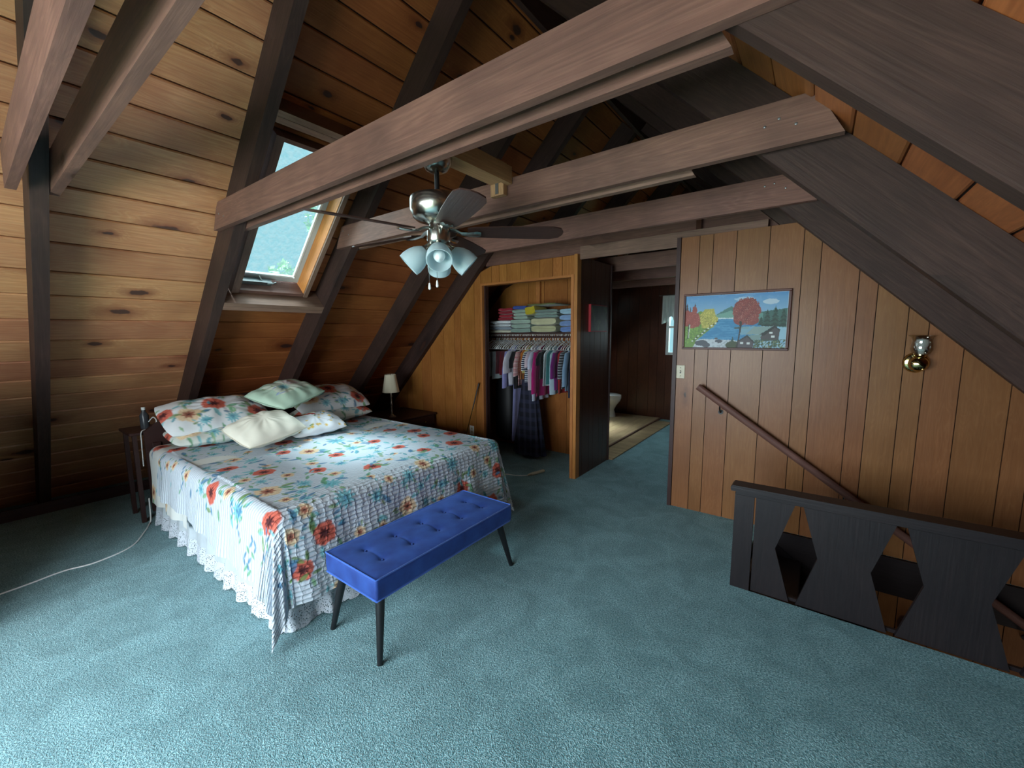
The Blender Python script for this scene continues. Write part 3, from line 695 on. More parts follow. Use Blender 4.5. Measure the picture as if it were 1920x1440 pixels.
# trees outside the skylight
def leafmat(c):
    t = NT('foliage'); oi = t.n('ShaderNodeTexCoord'); n = t.n('ShaderNodeTexNoise', Scale=1.5); t.l(oi.outputs['Object'], n.inputs['Vector'])
    t.l(t.mix(n.outputs[0], tuple(x*.6 for x in lin(c)), lin(c)), t.b.inputs['Base Color']); t.b.inputs['Roughness'].default_value = .6; return t.m
M_LEAF = leafmat('#a9cf86')
def tree(x, y, h, r, n, label):
    t = thing('tree', label, 'tree', (x, y, -3))
    v = []; f = []
    for k in range(n):
        d = rng.normal(size=3); d /= np.linalg.norm(d); p = np.array([x, y, h])+d*r*np.array([1, 1, 1.3])*rng.uniform(.35, 1)
        a = rng.normal(size=3); a /= np.linalg.norm(a); b = np.cross(a, rng.normal(size=3)); b /= np.linalg.norm(b); s = rng.uniform(.06, .13)
        i = len(v); v += [p-a*s, p+b*s*.5, p+a*s, p-b*s*.5]; f.append((i, i+1, i+2, i+3))
    o = obj('foliage', v, f, M_LEAF, t); o['kind'] = 'stuff'
    MB().tube([(x, y, -3), (x+.1, y, h-r), (x, y, h+r*.5)], [.16, .12, .04], 10).done('trunk', M_RAFT, t)
tree(-9.8, 6.25, 4.3, 1.0, 1700, 'leafy tree seen through the right edge of the skylight')
tree(-9.5, 4.6, 2.25, .75, 1500, 'leafy tree low behind the skylight glass')
B('ground', -30, 30, -30, 40, -3.3, -3.0, plain('grass_ground', '#5f7a45', rough=.95, noise=.4, nscale=3))['kind'] = 'structure'

# ================================================================ painted cloth
def blend(col, m, c, al=1.0):
    m = (m*al)[..., None]; col[...] = col*(1-m)+np.array(c)*m
C_ = {k: np.array(lin(v)) for k, v in dict(red='#cf5843', red2='#b03a30', coral='#ec8467', core='#3a2028', tan='#d9a878', cream='#ecd3a6', teal='#4fa3b3', teal2='#7cc6cf', blue='#4d86ae',
     navy='#2f4f6d', green='#5fa274', green2='#8ab98a', olive='#7b9a5c', yellow='#e3b93f', brown='#7a3b30', pink='#e8b0b5', lilac='#9fb0e0').items()}
def flower(col, U, V, cx, cy, r, kind, R):
    sl = (np.abs(U-cx) < r*1.35) & (np.abs(V-cy) < r*1.35)
    if not sl.any(): return
    idx = np.where(sl); dx, dy = U[idx]-cx, V[idx]-cy; c = col[idx]
    th = np.arctan2(dy, dx); rho = np.hypot(dx, dy)/r; p1, p2, p3 = R.uniform(0, 6.28, 3)
    edge = .90+.05*np.sin(4*th+p1)+.04*np.sin(7*th+p2)+.025*np.sin(15*th+p3)
    m = np.clip((edge-rho)*9, 0, 1); streak = .5+.5*np.sin(th*23+p2+6*rho)
    if kind == 'poppy':
        base = C_['red']*(1-.5*streak[:, None])+C_['coral']*(.5*streak[:, None])
        base = np.where((rho < .72+.1*np.sin(3*th+p3))[:, None], base*.82+C_['red2']*.18, base)
        blend(c, m, base, .95); blend(c, np.clip((.41+.10*np.sin(8*th+p1)-rho)*7, 0, 1), C_['core'], .92)
    elif kind == 'tan':
        base = C_['cream']*(1-.6*streak[:, None])+C_['tan']*(.6*streak[:, None])
        blend(c, m, base, .85); blend(c, np.clip((.48+.1*np.sin(7*th+p1)-rho)*7, 0, 1), C_['brown']*.5+C_['red2']*.5, .8)
        blend(c, np.clip((.2+.06*np.sin(5*th)-rho)*9, 0, 1), C_['core'], .9)
    elif kind == 'aster':
        pet = np.cos(th*11+p1)*.22+.8; m = np.clip((pet-rho)*7, 0, 1)
        base = C_['teal2']*(1-streak[:, None])+C_['teal']*streak[:, None]
        blend(c, m, base, .85); blend(c, np.clip((.25+.08*np.sin(9*th)-rho)*8, 0, 1), C_['blue']*.7+C_['navy']*.3, .8)
    elif kind == 'yellow':
        pet = np.cos(th*6+p1)*.2+.75; blend(c, np.clip((pet-rho)*7, 0, 1), C_['yellow'], .9)
    col[idx] = c
def leaf(col, U, V, cx, cy, L, ang, color, R, al=.85, wd=.36):
    sl = (np.abs(U-cx) < L) & (np.abs(V-cy) < L)
    if not sl.any(): return
    idx = np.where(sl); dx, dy = U[idx]-cx, V[idx]-cy; a = dx*math.cos(ang)+dy*math.sin(ang); b = -dx*math.sin(ang)+dy*math.cos(ang)
    t = np.clip(a/L+.5, 0, 1); wdt = L*wd*np.sin(t*PI)**.8*.5
    m = np.clip((wdt-np.abs(b))/(.004)+.5, 0, 1)*((a > -L/2) & (a < L/2)); c = col[idx]
    shade = np.where(b > 0, 1.0, .8)[:, None]; blend(c, m, C_[color]*shade, al); col[idx] = c
def twig(col, U, V, x0, y0, x1, y1, wdt, color, al=.8):
    d = math.hypot(x1-x0, y1-y0); a = ((U-x0)*(x1-x0)+(V-y0)*(y1-y0))/d; b = (-(U-x0)*(y1-y0)+(V-y0)*(x1-x0))/d
    m = np.clip((wdt-np.abs(b+.01*np.sin(a*20)))/.003, 0, 1)*((a > 0) & (a < d)); blend(col, m, C_[color], al)
def bouquet(col, U, V, cx, cy, s, R, kinds=None):
    k = kinds or R.choice(['poppy', 'poppy', 'tan', 'aster', 'aster'])
    for _ in range(R.integers(4, 8)):
        a = R.uniform(0, 6.28); d = s*R.uniform(1.0, 1.5)
        leaf(col, U, V, cx+d*math.cos(a), cy+d*math.sin(a), s*R.uniform(.6, 1.0), a+R.uniform(-.5, .5), R.choice(['teal', 'green', 'blue', 'green2', 'teal2', 'olive']), R)
    flower(col, U, V, cx, cy, s, k, R)

# ================================================================ bed
BX0, BX1, BY0, BY1, BT = -4.45, -2.19, .885, 2.715, .675
bed = thing('bed', 'wide bed with dark headboard, white lace bed skirt and floral quilt under the skylight', 'bed', (-3.3, 1.8, 0))
M_SHEET = fabric('white_cotton', '#e9edf0', fold=8)
MB().box(BX0, BX1, BY0+.03, BY1-.03, .36, BT-.012, .05).done('mattress', M_SHEET, bed)
MB().box(BX0, BX1, BY0+.03, BY1-.03, .16, .355, .02).done('box_spring', M_SHEET, bed)
# curved dark headboard
hb = []
for t in np.linspace(0, 1, 25): hb.append((BY0-.02+t*(BY1-BY0+.04), .80+.24*math.sin(t*PI)**.7))
poly = [(BY1+.02, .10), (BY0-.02, .10)]+hb
fixn(MB().prism(poly, -4.535, -4.50, lambda a, b, h: (h, a, b)).done('headboard', M_TRIMD, bed, axes=AX_Y))
for yy in (BY0+.05, BY1-.05): MB().box(-4.54, -4.48, yy-.03, yy+.03, 0, .7, .005).done('leg', M_TRIMD, bed)
for yy in (BY0+.1, BY1-.1): MB().box(-2.34, -2.28, yy-.03, yy+.03, 0, .17, .005).done('leg', M_TRIMD, bed)
# ruffled skirt along the two visible sides and the far side
def skirt_path(s):   # s in metres from head, down the near side, across the foot, back up the far side
    L1 = BX1-BX0; L2 = BY1-BY0
    s = np.asarray(s, float); x = np.empty_like(s); y = np.empty_like(s); nx = np.zeros_like(s); ny = np.zeros_like(s)
    a = s < L1; b = (s >= L1) & (s < L1+L2); c = s >= L1+L2
    x[a] = BX0+s[a]; y[a] = BY0; ny[a] = -1
    x[b] = BX1; y[b] = BY0+(s[b]-L1); nx[b] = 1
    x[c] = BX1-(s[c]-L1-L2); y[c] = BY1; ny[c] = 1
    r = .12
    for k, (sx, sn0, sn1) in enumerate(((L1, (0, -1), (1, 0)), (L1+L2, (1, 0), (0, 1)))):
        m = np.abs(s-sx) < r; t = (s[m]-sx+r)/(2*r); ang = t*PI/2
        nx[m] = sn0[0]*np.cos(ang)+sn1[0]*np.sin(ang); ny[m] = sn0[1]*np.cos(ang)+sn1[1]*np.sin(ang)
    return x, y, nx, ny
Ltot = 2*(BX1-BX0)+(BY1-BY0)
S = np.linspace(0.02, Ltot, 1300)[:, None]
def skirt(z0, z1, nz, name, mat, scallop):
    T = np.linspace(0, 1, nz)[None, :]
    x, y, nx, ny = skirt_path(S[:, 0]); zt = .40
    sc = .018*np.abs(np.sin(S*PI/.075))**.5 if scallop else 0*S
    zl = z0+.015*(1-np.minimum(1, sc/.018)) if scallop else z0+0*S
    Z = z1+(zl-z1)*T
    down = (zt-Z)/zt
    wob = (.018*np.sin(S*2*PI/.19+1.2*np.sin(S*5))+.008*np.sin(S*2*PI/.105+2*np.sin(S*3.1)))*down+.028*down**1.5-.014
    P = np.stack([x[:, None]+nx[:, None]*wob, y[:, None]+ny[:, None]*wob, Z], -1)
    return gridobj(name, P, mat, bed)
M_SKIRT = fabric('skirt_cotton', '#c8d2d9', fold=12)
skirt(.125, .40, 10, 'bed_skirt', M_SKIRT, False)
def lace2():
    t = NT('eyelet_lace'); out = t.t.nodes['Material Output']; tc = t.n('ShaderNodeTexCoord')
    v = t.n('ShaderNodeTexVoronoi', Scale=105.0); t.l(tc.outputs['Object'], v.inputs['Vector'])
    t.b.inputs['Base Color'].default_value = (*lin('#d2dae4'), 1); t.b.inputs['Roughness'].default_value = .9
    tr = t.n('ShaderNodeBsdfTransparent'); mx = t.n('ShaderNodeMixShader')
    n = t.n('ShaderNodeTexNoise', Scale=14.0); t.l(tc.outputs['Object'], n.inputs['Vector'])
    keep = t.math('MAXIMUM', t.math('GREATER_THAN', v.outputs['Distance'], .30), t.math('GREATER_THAN', n.outputs[0], .60))
    t.l(keep, mx.inputs[0]); t.l(tr.outputs[0], mx.inputs[1]); t.l(t.b.outputs[0], mx.inputs[2]); t.l(mx.outputs[0], out.inputs[0])
    t.bump(v.outputs['Distance'], .5, .004); return t.m
skirt(.004, .127, 8, 'lace_trim', lace2(), True)

# quilt: flat cloth laid over the mattress, hanging on three sides
def drape(A, Bc, x1, y0, y1, top, r, flare, foldamp, seed=0, puff=.012):
    qx = np.minimum(A, x1-r); qy = np.clip(Bc, y0+r, y1-r)
    dx, dy = A-qx, Bc-qy; d = np.hypot(dx, dy); dd = np.where(d < 1e-9, 1, d); nx, ny = dx/dd, dy/dd
    d = np.where(d > .60, .60+(d-.60)*.62, d)
    arc = r*PI/2; h = np.maximum(d-arc, 0)
    out = np.where(d < arc, r*np.sin(np.minimum(d, arc)/r), r+flare*h)
    down = np.where(d < arc, r*(1-np.cos(np.minimum(d, arc)/r)), r+h*math.sqrt(1-flare**2))
    phi = np.arctan2(np.abs(nx), np.abs(ny)+1e-9); corner = np.sin(2*phi)**.7*(np.minimum(np.abs(dx), np.abs(dy)) > 0)
    s = np.where(np.abs(dy) > np.abs(dx), A, Bc)
    fold = foldamp*(h/.45)*(np.sin(s*2*PI/.33+1.5*np.sin(s*3+seed))+.5*np.sin(s*2*PI/.19+seed))*(1-corner)
    fold += corner*(h/.6)*(.055*np.sin(phi*8.0+.6)+.03*np.sin(phi*17+1.0))
    out = out+fold
    X = qx+nx*out; Y = qy+ny*out; Z = top-down
    Z += puff*np.sin(A*5.1+.7)*np.sin(Bc*4.3+.3)*(d < 1e-9)
    over = np.minimum(Z-.008, 0); Z = np.maximum(Z, .008+.004*np.sin(A*40)); X -= nx*over*.7; Y -= ny*over*.7
    return X, Y, Z
NA, NB = 470, 430
a0, a1, b0, b1 = BX0+.34, BX1+.51, BY0-.50, BY1+.52
A, Bc = np.meshgrid(np.linspace(a0, a1, NA), np.linspace(0, 1, NB), indexing='ij')
_t = np.clip((A-a0)/(a1-a0), 0, 1); _bb = BY0-(.335+.175*_t**2+.012*np.sin(A*6)); Bc = _bb+(b1-_bb)*Bc
X, Y, Z = drape(A, Bc, BX1+.035, BY0-.035, BY1+.035, BT+.012, .075, .12, .016)
R1 = np.random.default_rng(11)
col = np.ones((NA, NB, 3))*np.array(lin('#c9d3dd'))
pts = []
for _ in range(4000):
    p = (R1.uniform(a0, a1), R1.uniform(b0+.42, b1)); s = R1.choice([.042, .055, .072, .085])
    if all((p[0]-q[0])**2+(p[1]-q[1])**2 > (s+q[2]+.028)**2 for q in pts): pts.append((p[0], p[1], s))
    if len(pts) > 210: break
for (px, py, s) in pts:
    bouquet(col, A, Bc, px, py, s*R1.uniform(.85, 1.05), R1, kinds=('poppy' if s > .06 and R1.random() < .6 else ('tan' if R1.random() < .4 else 'aster')))
for _ in range(330): leaf(col, A, Bc, R1.uniform(a0, a1), R1.uniform(b0+.3, b1), R1.uniform(.05, .1), R1.uniform(0, 6.3), R1.choice(['teal', 'green', 'blue', 'teal2', 'olive']), R1)
for _ in range(9):   # trailing blue sprigs on the near drop
    x = R1.uniform(a0, a1-.5); y = R1.uniform(b0+.08, b0+.4)
    for j in range(6): leaf(col, A, Bc, x+.03*math.sin(j*.9+x*9), y+j*.034, .05, 1.57+(.5 if j % 2 else -.5), 'blue' if j % 3 else 'green', R1)
quilt = gridobj('quilt', np.stack([X, Y, Z], -1), vcol_mat('floral_quilt', quilt=True), bed, col=col, uv=np.stack([A, Bc], -1), flip=True)
# white blanket under the quilt, showing at the head end
A2, B2 = np.meshgrid(np.linspace(BX0+.02, BX0+.95, 90), np.linspace(BY0-.44, BY1+.44, 180), indexing='ij')
X2, Y2, Z2 = drape(A2, B2, BX1+.5, BY0-.018, BY1+.018, BT+.003, .07, .05, .02, seed=2, puff=0)
col2 = np.ones(A2.shape+(3,))*np.array(lin('#dfe2df'))
for _ in range(16): bouquet(col2, A2, B2, R1.uniform(BX0, BX0+.5), R1.choice([R1.uniform(BY0-.44, BY0+.1), R1.uniform(BY1-.1, BY1+.44)]), .07, R1)
gridobj('blanket', np.stack([X2, Y2, Z2], -1), vcol_mat('pale_blanket'), bed, col=col2, flip=True)

# ---------------------------------------------------------------- pillows
def pillow(name, label, c, W, H, T, yaw, tilt, roll, paint, base, group=None, piping=None, N=72, flange=0, seed=1):
    """W across, H up, T thick; tilt = lean back from lying flat"""
    Rr = np.random.default_rng(seed)
    u, v = np.meshgrid(np.linspace(-1, 1, N), np.linspace(-1, 1, N), indexing='ij')
    pin = .025
    px = u*(1-pin*(1-v**2)**.8*np.abs(u)**2)*W/2; py = v*(1-pin*(1-u**2)**.8*np.abs(v)**2)*H/2
    cr_ = (np.abs(u)*np.abs(v))**3; px = px*(1-.08*cr_); py = py*(1-.08*cr_)
    uu, vv = np.clip(np.abs(u)*(1+flange), 0, 1), np.clip(np.abs(v)*(1+flange), 0, 1)
    th = T/2*((1-uu**2.2)**.55)*((1-vv**2.2)**.55)
    wr = .006*np.sin(u*9+Rr.uniform(0, 6)+3*v)*(1-np.abs(u))+.005*np.sin(v*11+2*u+Rr.uniform(0, 6))+.010*(np.sin(7*np.arctan2(v, u+1e-6)*2)*np.hypot(u, v))*(1-uu)*(1-vv)
    th = th+wr*np.clip(th/(T*.2), 0, 1)
    col = np.ones((N, N, 3))*np.array(lin(base)); 
    if paint: paint(col, u*W/2, v*H/2, Rr)
    Rm = Matrix.Rotation(yaw, 3, 'Z') @ Matrix.Rotation(tilt, 3, 'Y') @ Matrix.Rotation(roll, 3, 'Z')
    Rm = np.array(Rm)
    def place(z): return np.stack([px, py, z], -1) @ Rm.T
    top, bot = place(th), place(-th*.8)
    root = thing(name, label, 'pillow', c, group)
    P = np.concatenate([top.reshape(-1, 3), bot.reshape(-1, 3)])+np.array(c)
    i = np.arange(N-1)[:, None]; j = np.arange(N-1)[None, :]; a = i*N+j; q = np.stack([a, a+N, a+N+1, a+1], -1).reshape(-1, 4)
    Fq = np.concatenate([q, q[:, ::-1]+N*N])
    me = bpy.data.meshes.new('cover'); me.from_pydata((P-np.array(c)).tolist(), [], Fq.tolist())
    at = me.color_attributes.new('col', 'FLOAT_COLOR', 'POINT'); c4 = np.ones((2*N*N, 4), np.float32); c4[:N*N, :3] = col.reshape(-1, 3); c4[N*N:, :3] = col.reshape(-1, 3); at.data.foreach_set('color', c4.ravel())
    me.polygons.foreach_set('use_smooth', [True]*len(me.polygons)); me.materials.append(PM); me.update()
    link('cover', me, root, Matrix.Translation(c))
    if piping:
        e = [top[k, 0] for k in range(N)]+[top[-1, k] for k in range(N)]+[top[k, -1] for k in range(N-1, -1, -1)]+[top[0, k] for k in range(N-1, -1, -1)]
        smoothed(MB().tube([Vector(p)+Vector(c) for p in e[::2]], .004, 6).done('piping', piping, root), 60)
    return root
PM = vcol_mat('printed_cotton')
def p_floral(col, U, V, R):
    W = U.max(); H = V.max()
    spots = [(-.03, .0, .105, 'poppy'), (.13, .27, .10, 'poppy'), (.08, -.25, .10, 'tan'), (-.16, .22, .06, 'tan'), (-.14, -.16, .07, 'aster'), (.17, .05, .06, 'aster'), (-.02, -.4, .08, 'poppy'), (.0, .42, .07, 'tan'), (.18, -.12, .05, 'aster')]
    for (x, y, r, k) in spots: bouquet(col, U, V, x+R.uniform(-.02, .02), y+R.uniform(-.03, .03), r, R, kinds=k)
    for _ in range(22): leaf(col, U, V, R.uniform(-W, W), R.uniform(-H, H), R.uniform(.04, .08), R.uniform(0, 6), R.choice(['teal', 'green', 'blue', 'green2']), R)
def p_bird(col, U, V, R):
    for _ in range(5):
        x, y = R.uniform(-.1, .1), R.uniform(-.18, .15); x2, y2 = x+R.uniform(-.12, .12), y+R.uniform(-.1, .15); twig(col, U, V, x, y, x2, y2, .003, 'navy')
    for _ in range(36):
        x, y = R.uniform(-.15, .17), R.uniform(-.24, .24)
        if abs(x) < .06 and abs(y) < .1 and R.random() < .6: continue
        flower(col, U, V, x, y, R.uniform(.014, .022), 'yellow', R)
    for _ in range(14): leaf(col, U, V, R.uniform(-.15, .15), R.uniform(-.22, .22), .04, R.uniform(0, 6), R.choice(['green', 'olive', 'teal']), R)
    leaf(col, U, V, -.10, -.08, .12, 1.3, 'red', R, 1, .5); leaf(col, U, V, -.06, -.0, .10, 1.1, 'red2', R, 1, .3)
def p_green(col, U, V, R):
    m = ((np.abs(U+.02) < .13) & (np.abs(V-.02) < .16)).astype(float); blend(col, m, lin('#d5dccb'), .8)
    m = ((U > -.10) & (U < .01) & (V > .03) & (V < .17)).astype(float); blend(col, m, lin('#dfc3cb'), .6)
    flower(col, U, V, .0, -.03, .055, 'aster', R)
    for _ in range(6): leaf(col, U, V, R.uniform(-.12, .08), R.uniform(-.15, .0), .05, R.uniform(0, 6), R.choice(['lilac', 'green', 'olive', 'lilac']), R)
    for k in range(6): twig(col, U, V, -.1+.018*k, .03, -.1+.018*k, .17, .0015, 'pink', .6)
# lying pillows at the head, shams leaning on them, small cushions in front
pillow('pillow', 'lower floral pillow lying flat at the near head corner of the bed', (-4.12, 1.30, .775), .46, .76, .19, 0, .10, 0, p_floral, '#d9ddd6', 'floral bed pillows', seed=3)
pillow('pillow', 'upper floral pillow leaning on the headboard at the near corner of the bed', (-4.20, 1.30, .915), .50, .80, .22, 0, .42, .0, p_floral, '#e3e7ea', 'floral bed pillows', seed=4)
pillow('pillow', 'lower floral pillow lying flat at the far head corner of the bed', (-4.12, 2.32, .775), .46, .76, .19, 0, .10, 0, p_floral, '#d9ddd6', 'floral bed pillows', seed=5)
pillow('pillow', 'upper floral pillow leaning on the headboard beside the bedside lamp', (-4.20, 2.33, .915), .50, .80, .22, 0, .42, 0, p_floral, '#e3e7ea', 'floral bed pillows', seed=6)
pillow('cushion', 'pale green patchwork cushion resting on top of the pillows', (-3.98, 1.80, 1.055), .48, .54, .17, -.35, .30, .70, p_green, '#b9d2bd', piping=fabric('green_piping', '#9dbba4'), seed=7)
pillow('cushion', 'plain cream cushion lying in front of the pillows', (-3.62, 1.45, .835), .44, .50, .22, -.45, .30, .55, None, '#e3dfd0', piping=fabric('cream_piping', '#d6d0bc'), seed=8)
pillow('cushion', 'small cushion with a red bird and yellow blossoms in front of the pillows', (-3.67, 1.88, .79), .37, .50, .15, -.2, .30, .15, p_bird, '#e6e9ee', seed=9)

# ---------------------------------------------------------------- bench
def bench():
    x0, x1, y0, y1, zt, zb = -2.035, -1.60, 1.065, 2.125, .445, .335
    r = thing('bench', 'tufted royal blue velvet bench with black tapered legs at the foot of the bed', 'bench', (-1.8, 1.6, 0))
    t = NT('blue_velvet'); tc = t.n('ShaderNodeTexCoord'); n = t.n('ShaderNodeTexNoise', Scale=9.0, Detail=4.0); t.l(tc.outputs['Object'], n.inputs['Vector'])
    t.l(t.mix(t.ramp(n.outputs[0], [(.35, (0, 0, 0)), (.7, (1, 1, 1))]), lin('#18357c'), lin('#284f9f')), t.b.inputs['Base Color'])
    t.b.inputs['Roughness'].default_value = .75; t.b.inputs['Sheen Weight'].default_value = .6; t.b.inputs['Sheen Roughness'].default_value = .4; t.b.inputs['Sheen Tint'].default_value = (*lin('#5a7cc4'), 1)
    t.bump(n.outputs[0], .08, .01)
    N1, N2 = 64, 150
    u, v = np.meshgrid(np.linspace(0, 1, N1), np.linspace(0, 1, N2), indexing='ij')
    X = x0+u*(x1-x0); Y = y0+v*(y1-y0)
    e = np.minimum(np.minimum(u, 1-u)*(x1-x0), np.minimum(v, 1-v)*(y1-y0))
    Z = zt+.008*(1-np.exp(-e/.03))
    tufts = [(a, b) for a in (.34, .68) for b in (.13, .315, .5, .685, .87)]
    for (a, b) in tufts:
        d = np.hypot((X-(x0+a*(x1-x0))), (Y-(y0+b*(y1-y0)))); Z -= .018*np.exp(-(d/.028)**1.3)
    for b in (.13, .315, .5, .685, .87):
        m = (u > .3)*(u < .72); Z -= .004*np.exp(-((Y-(y0+b*(y1-y0)))/.006)**2)*m
    # skin that rolls down the sides
    rows = [np.stack([X, Y, Z], -1)]
    ed = np.concatenate([rows[0][:, 0], rows[0][-1, 1:], rows[0][-2::-1, -1], rows[0][0, -2:0:-1]])
    gridobj('seat', rows[0], t.m, r)
    cx, cyy = (x0+x1)/2, (y0+y1)/2
    prof = [(0, 0), (.004, -.004), (.0055, -.02), (.007, -.055), (.0055, -.09), (.002, -.105), (-.006, -.11)]
    rings = []
    for (o, dz) in prof:
        q = ed.copy(); sx = np.sign(ed[:, 0]-cx)*(np.abs(ed[:, 0]-cx) > (x1-x0)/2-1e-4); sy = np.sign(ed[:, 1]-cyy)*(np.abs(ed[:, 1]-cyy) > (y1-y0)/2-1e-4)
        cr = (sx != 0) & (sy != 0); q[:, 0] += sx*o*np.where(cr, .6, 1); q[:, 1] += sy*o*np.where(cr, .6, 1); q[:, 2] = ed[:, 2]+dz; rings.append(q)
    gridobj('side_band', np.stack(rings, 1), t.m, r, loopu=True)
    B('underside', x0+.004, x1-.004, y0+.004, y1-.004, zb-.002, zb+.004, M_BLACK, r)
    pip = fabric('piping_blue', '#3d68bf')
    for dz in (0.001, -.106): 
        smoothed(MB().tube([Vector((p[0]+(.003 if p[0] > cx else -.003), p[1]+(.003 if p[1] > cyy else -.003), p[2]+dz)) for p in ed[::3]]+[Vector(ed[0])+Vector((-.003, -.003, dz))], .0045, 6).done('piping', pip, r), 60)
    for (a, b) in tufts:
        MB().lathe([(0, .007), (.007, .005), (.010, 0), (0, -.004)], 12, Matrix.Translation((x0+a*(x1-x0), y0+b*(y1-y0), zt-.0095))).done('button', t.m, r, smooth=True)
    for sx in (0, 1):
        for sy in (0, 1):
            tx = x0+.06 if sx == 0 else x1-.06; ty = y0+.06 if sy == 0 else y1-.06
            bx = tx+(-.055 if sx == 0 else .050); by = ty+(-.055 if sy == 0 else .075)
            smoothed(MB().tube([(tx, ty, zb), (bx, by, .0)], [.025, .0135], 16).done('leg', M_BLACK, r), 50)
bench()

# ---------------------------------------------------------------- nightstands, lamp
def catmull(P, n=8):
    P = [Vector(p) for p in P]; P = [P[0]*2-P[1]]+P+[P[-1]*2-P[-2]]; out = []
    for i in range(1, len(P)-2):
        for k in range(n):
            t = k/n; a, b, c, d = P[i-1:i+3]
            out.append(.5*((2*b)+(-a+c)*t+(2*a-5*b+4*c-d)*t*t+(-a+3*b-3*c+d)*t**3))
    return out+[P[-2]]

ns = thing('nightstand', 'dark brown chest used as a nightstand on the far side of the bed', 'nightstand', (-4.5, 3.4, 0))
MB().box(-4.92, -4.19, 3.00, 3.88, .495, .52, .005).done('top', M_TRIMD, ns, axes=AX_Y)
MB().box(-4.90, -4.21, 3.02, 3.86, .05, .494, .004).done('body', M_TRIMD, ns, axes=AX_Y)
for z in (.07, .215, .36):
    d_ = MB().box(-4.209, -4.195, 3.04, 3.84, z, z+.125, .004).done('drawer', M_TRIMD, ns, axes=AX_Y)
    for yy in (3.22, 3.66): MB().lathe([(0, .0), (.008, .0), (.006, .012), (.013, .018), (.01, .026), (0, .028)], 12, frame((0, 1, 0), (0, 0, 1), (1, 0, 0), (-4.195, yy, z+.062))).done('knob', M_BRASS, d_, smooth=True)
for x in (-4.88, -4.25):
    for y in (3.05, 3.83): B('leg', x, x+.04, y-.02, y+.02, 0, .05, M_TRIMD, ns)
lp = thing('table_lamp', 'small lamp with cream pleated shade on the dark nightstand', 'lamp', (-4.45, 3.33, .52))
smoothed(MB().lathe([(0, .0), (.055, .0), (.055, .008), (.03, .018), (.012, .04), (.016, .06), (.009, .085), (.009, .15), (.017, .165), (.009, .18), (.0075, .26), (.014, .275), (.007, .29), (.006, .355), (0, .355)], 20, Matrix.Translation((-4.45, 3.33, .52))).done('base', plain('crystal_silver', '#a8a49c', rough=.2, metal=.6, noise=.2), lp), 40)
shade = []; n = 48
for (f_, z) in ((.105, .33), (.100, .36), (.088, .43), (.076, .50), (.068, .56)):
    for k in range(n):
        a = 2*PI*k/n; rr = f_*(1+.04*abs(math.cos(4*a))); shade.append((-4.45+rr*math.cos(a), 3.33+rr*math.sin(a), .52+z))
ff = [(i*n+k, i*n+(k+1) % n, (i+1)*n+(k+1) % n, (i+1)*n+k) for i in range(4) for k in range(n)]
tS = NT('cream_shade'); tS.b.inputs['Base Color'].default_value = (*lin('#d9d2b8'), 1); tS.b.inputs['Roughness'].default_value = .85
obj('lamp_shade', shade, ff, tS.m, lp, smooth=True)
smoothed(MB().tube([(-4.45+.107*math.cos(a), 3.33+.107*math.sin(a), .851) for a in np.linspace(0, 2*PI, 40)], .003, 6).done('shade_trim', tS.m, lp))
MB().tube([(-4.45, 3.33, .87), (-4.45, 3.33, 1.10)], .003, 6).done('harp', M_BRASS, lp)
# ledge behind the near end of the headboard, almost lost in the dark
n2 = thing('bedside_shelf', 'small dark shelf stand behind the near end of the headboard', 'shelf', (-4.75, .95, 0))
MB().box(-4.93, -4.56, .78, 1.12, .765, .79, .004).done('top', M_TRIMD, n2, axes=AX_Y)
for x in (-4.91, -4.60):
    for y in (.80, 1.07): B('leg', x, x+.03, y, y+.03, 0, .765, M_TRIMD, n2, axes=AX_Z)
bt = thing('bottle', 'small dark bottle with a pale cap on the shelf behind the headboard', 'bottle', (-4.72, .92, .79))
smoothed(MB().lathe([(0, 0), (.03, 0), (.032, .01), (.032, .12), (.014, .15), (.014, .165)], 20, Matrix.Translation((-4.72, .92, .791))).done('body', plain('smoky_bottle', '#4b4f55', rough=.25, noise=.1), bt))
smoothed(MB().lathe([(.015, .166), (.015, .19), (0, .192)], 16, Matrix.Translation((-4.72, .92, .791))).done('cap', M_WHITE, bt))
tag(B('phone', -4.62, -4.56, .88, 1.02, .791, .799, M_FRAMEW, c=.002), 'pale phone lying at the edge of the shelf behind the headboard', 'phone')
tag(smoothed(MB().tube(catmull([(-4.64, .93, .86), (-4.60, .955, .90), (-4.585, .97, .86), (-4.60, .93, .805), (-4.55, .86, .80), (-4.545, .85, .70), (-4.545, .845, .5)]), .004, 6).done('charging_cable', M_WHITE)), 'white charging cable looping beside the bottle and down behind the bed', 'cable')
# floor cords
tag(smoothed(MB().tube(catmull([(-3.98, -.22, .006), (-3.99, -.12, .006), (-4.0, .0, .006), (-4.02, .134, .006), (-4.05, .282, .006), (-4.02, .43, .006), (-4.104, .633, .006), (-4.33, .76, .006), (-4.50, .83, .006), (-4.515, .845, .05), (-4.52, .85, .22)]), .005, 8).done('power_cord', M_WHITE)),
    'thin white cord lying across the carpet left of the bed', 'cord')
ec = thing('extension_cord', 'white extension cord with its socket end on the carpet before the closet', 'cord', (-2.5, 3.7, 0))
smoothed(MB().tube(catmull([(-2.95, 3.30, .007), (-2.88, 3.52, .007), (-2.76, 3.58, .007), (-2.62, 3.62, .007), (-2.53, 3.69, .007), (-2.515, 3.72, .012)]), .006, 8).done('cable', M_WHITE, ec))
MB().box(-.018, .018, -.105, .105, 0, .026, .006)
mb = MB().box(-.105, .105, -.018, .018, 0, .026, .006); e0, e1 = Vector((-2.515, 3.71, .001)), Vector((-2.455, 3.93, .001)); dd = (e1-e0).normalized()
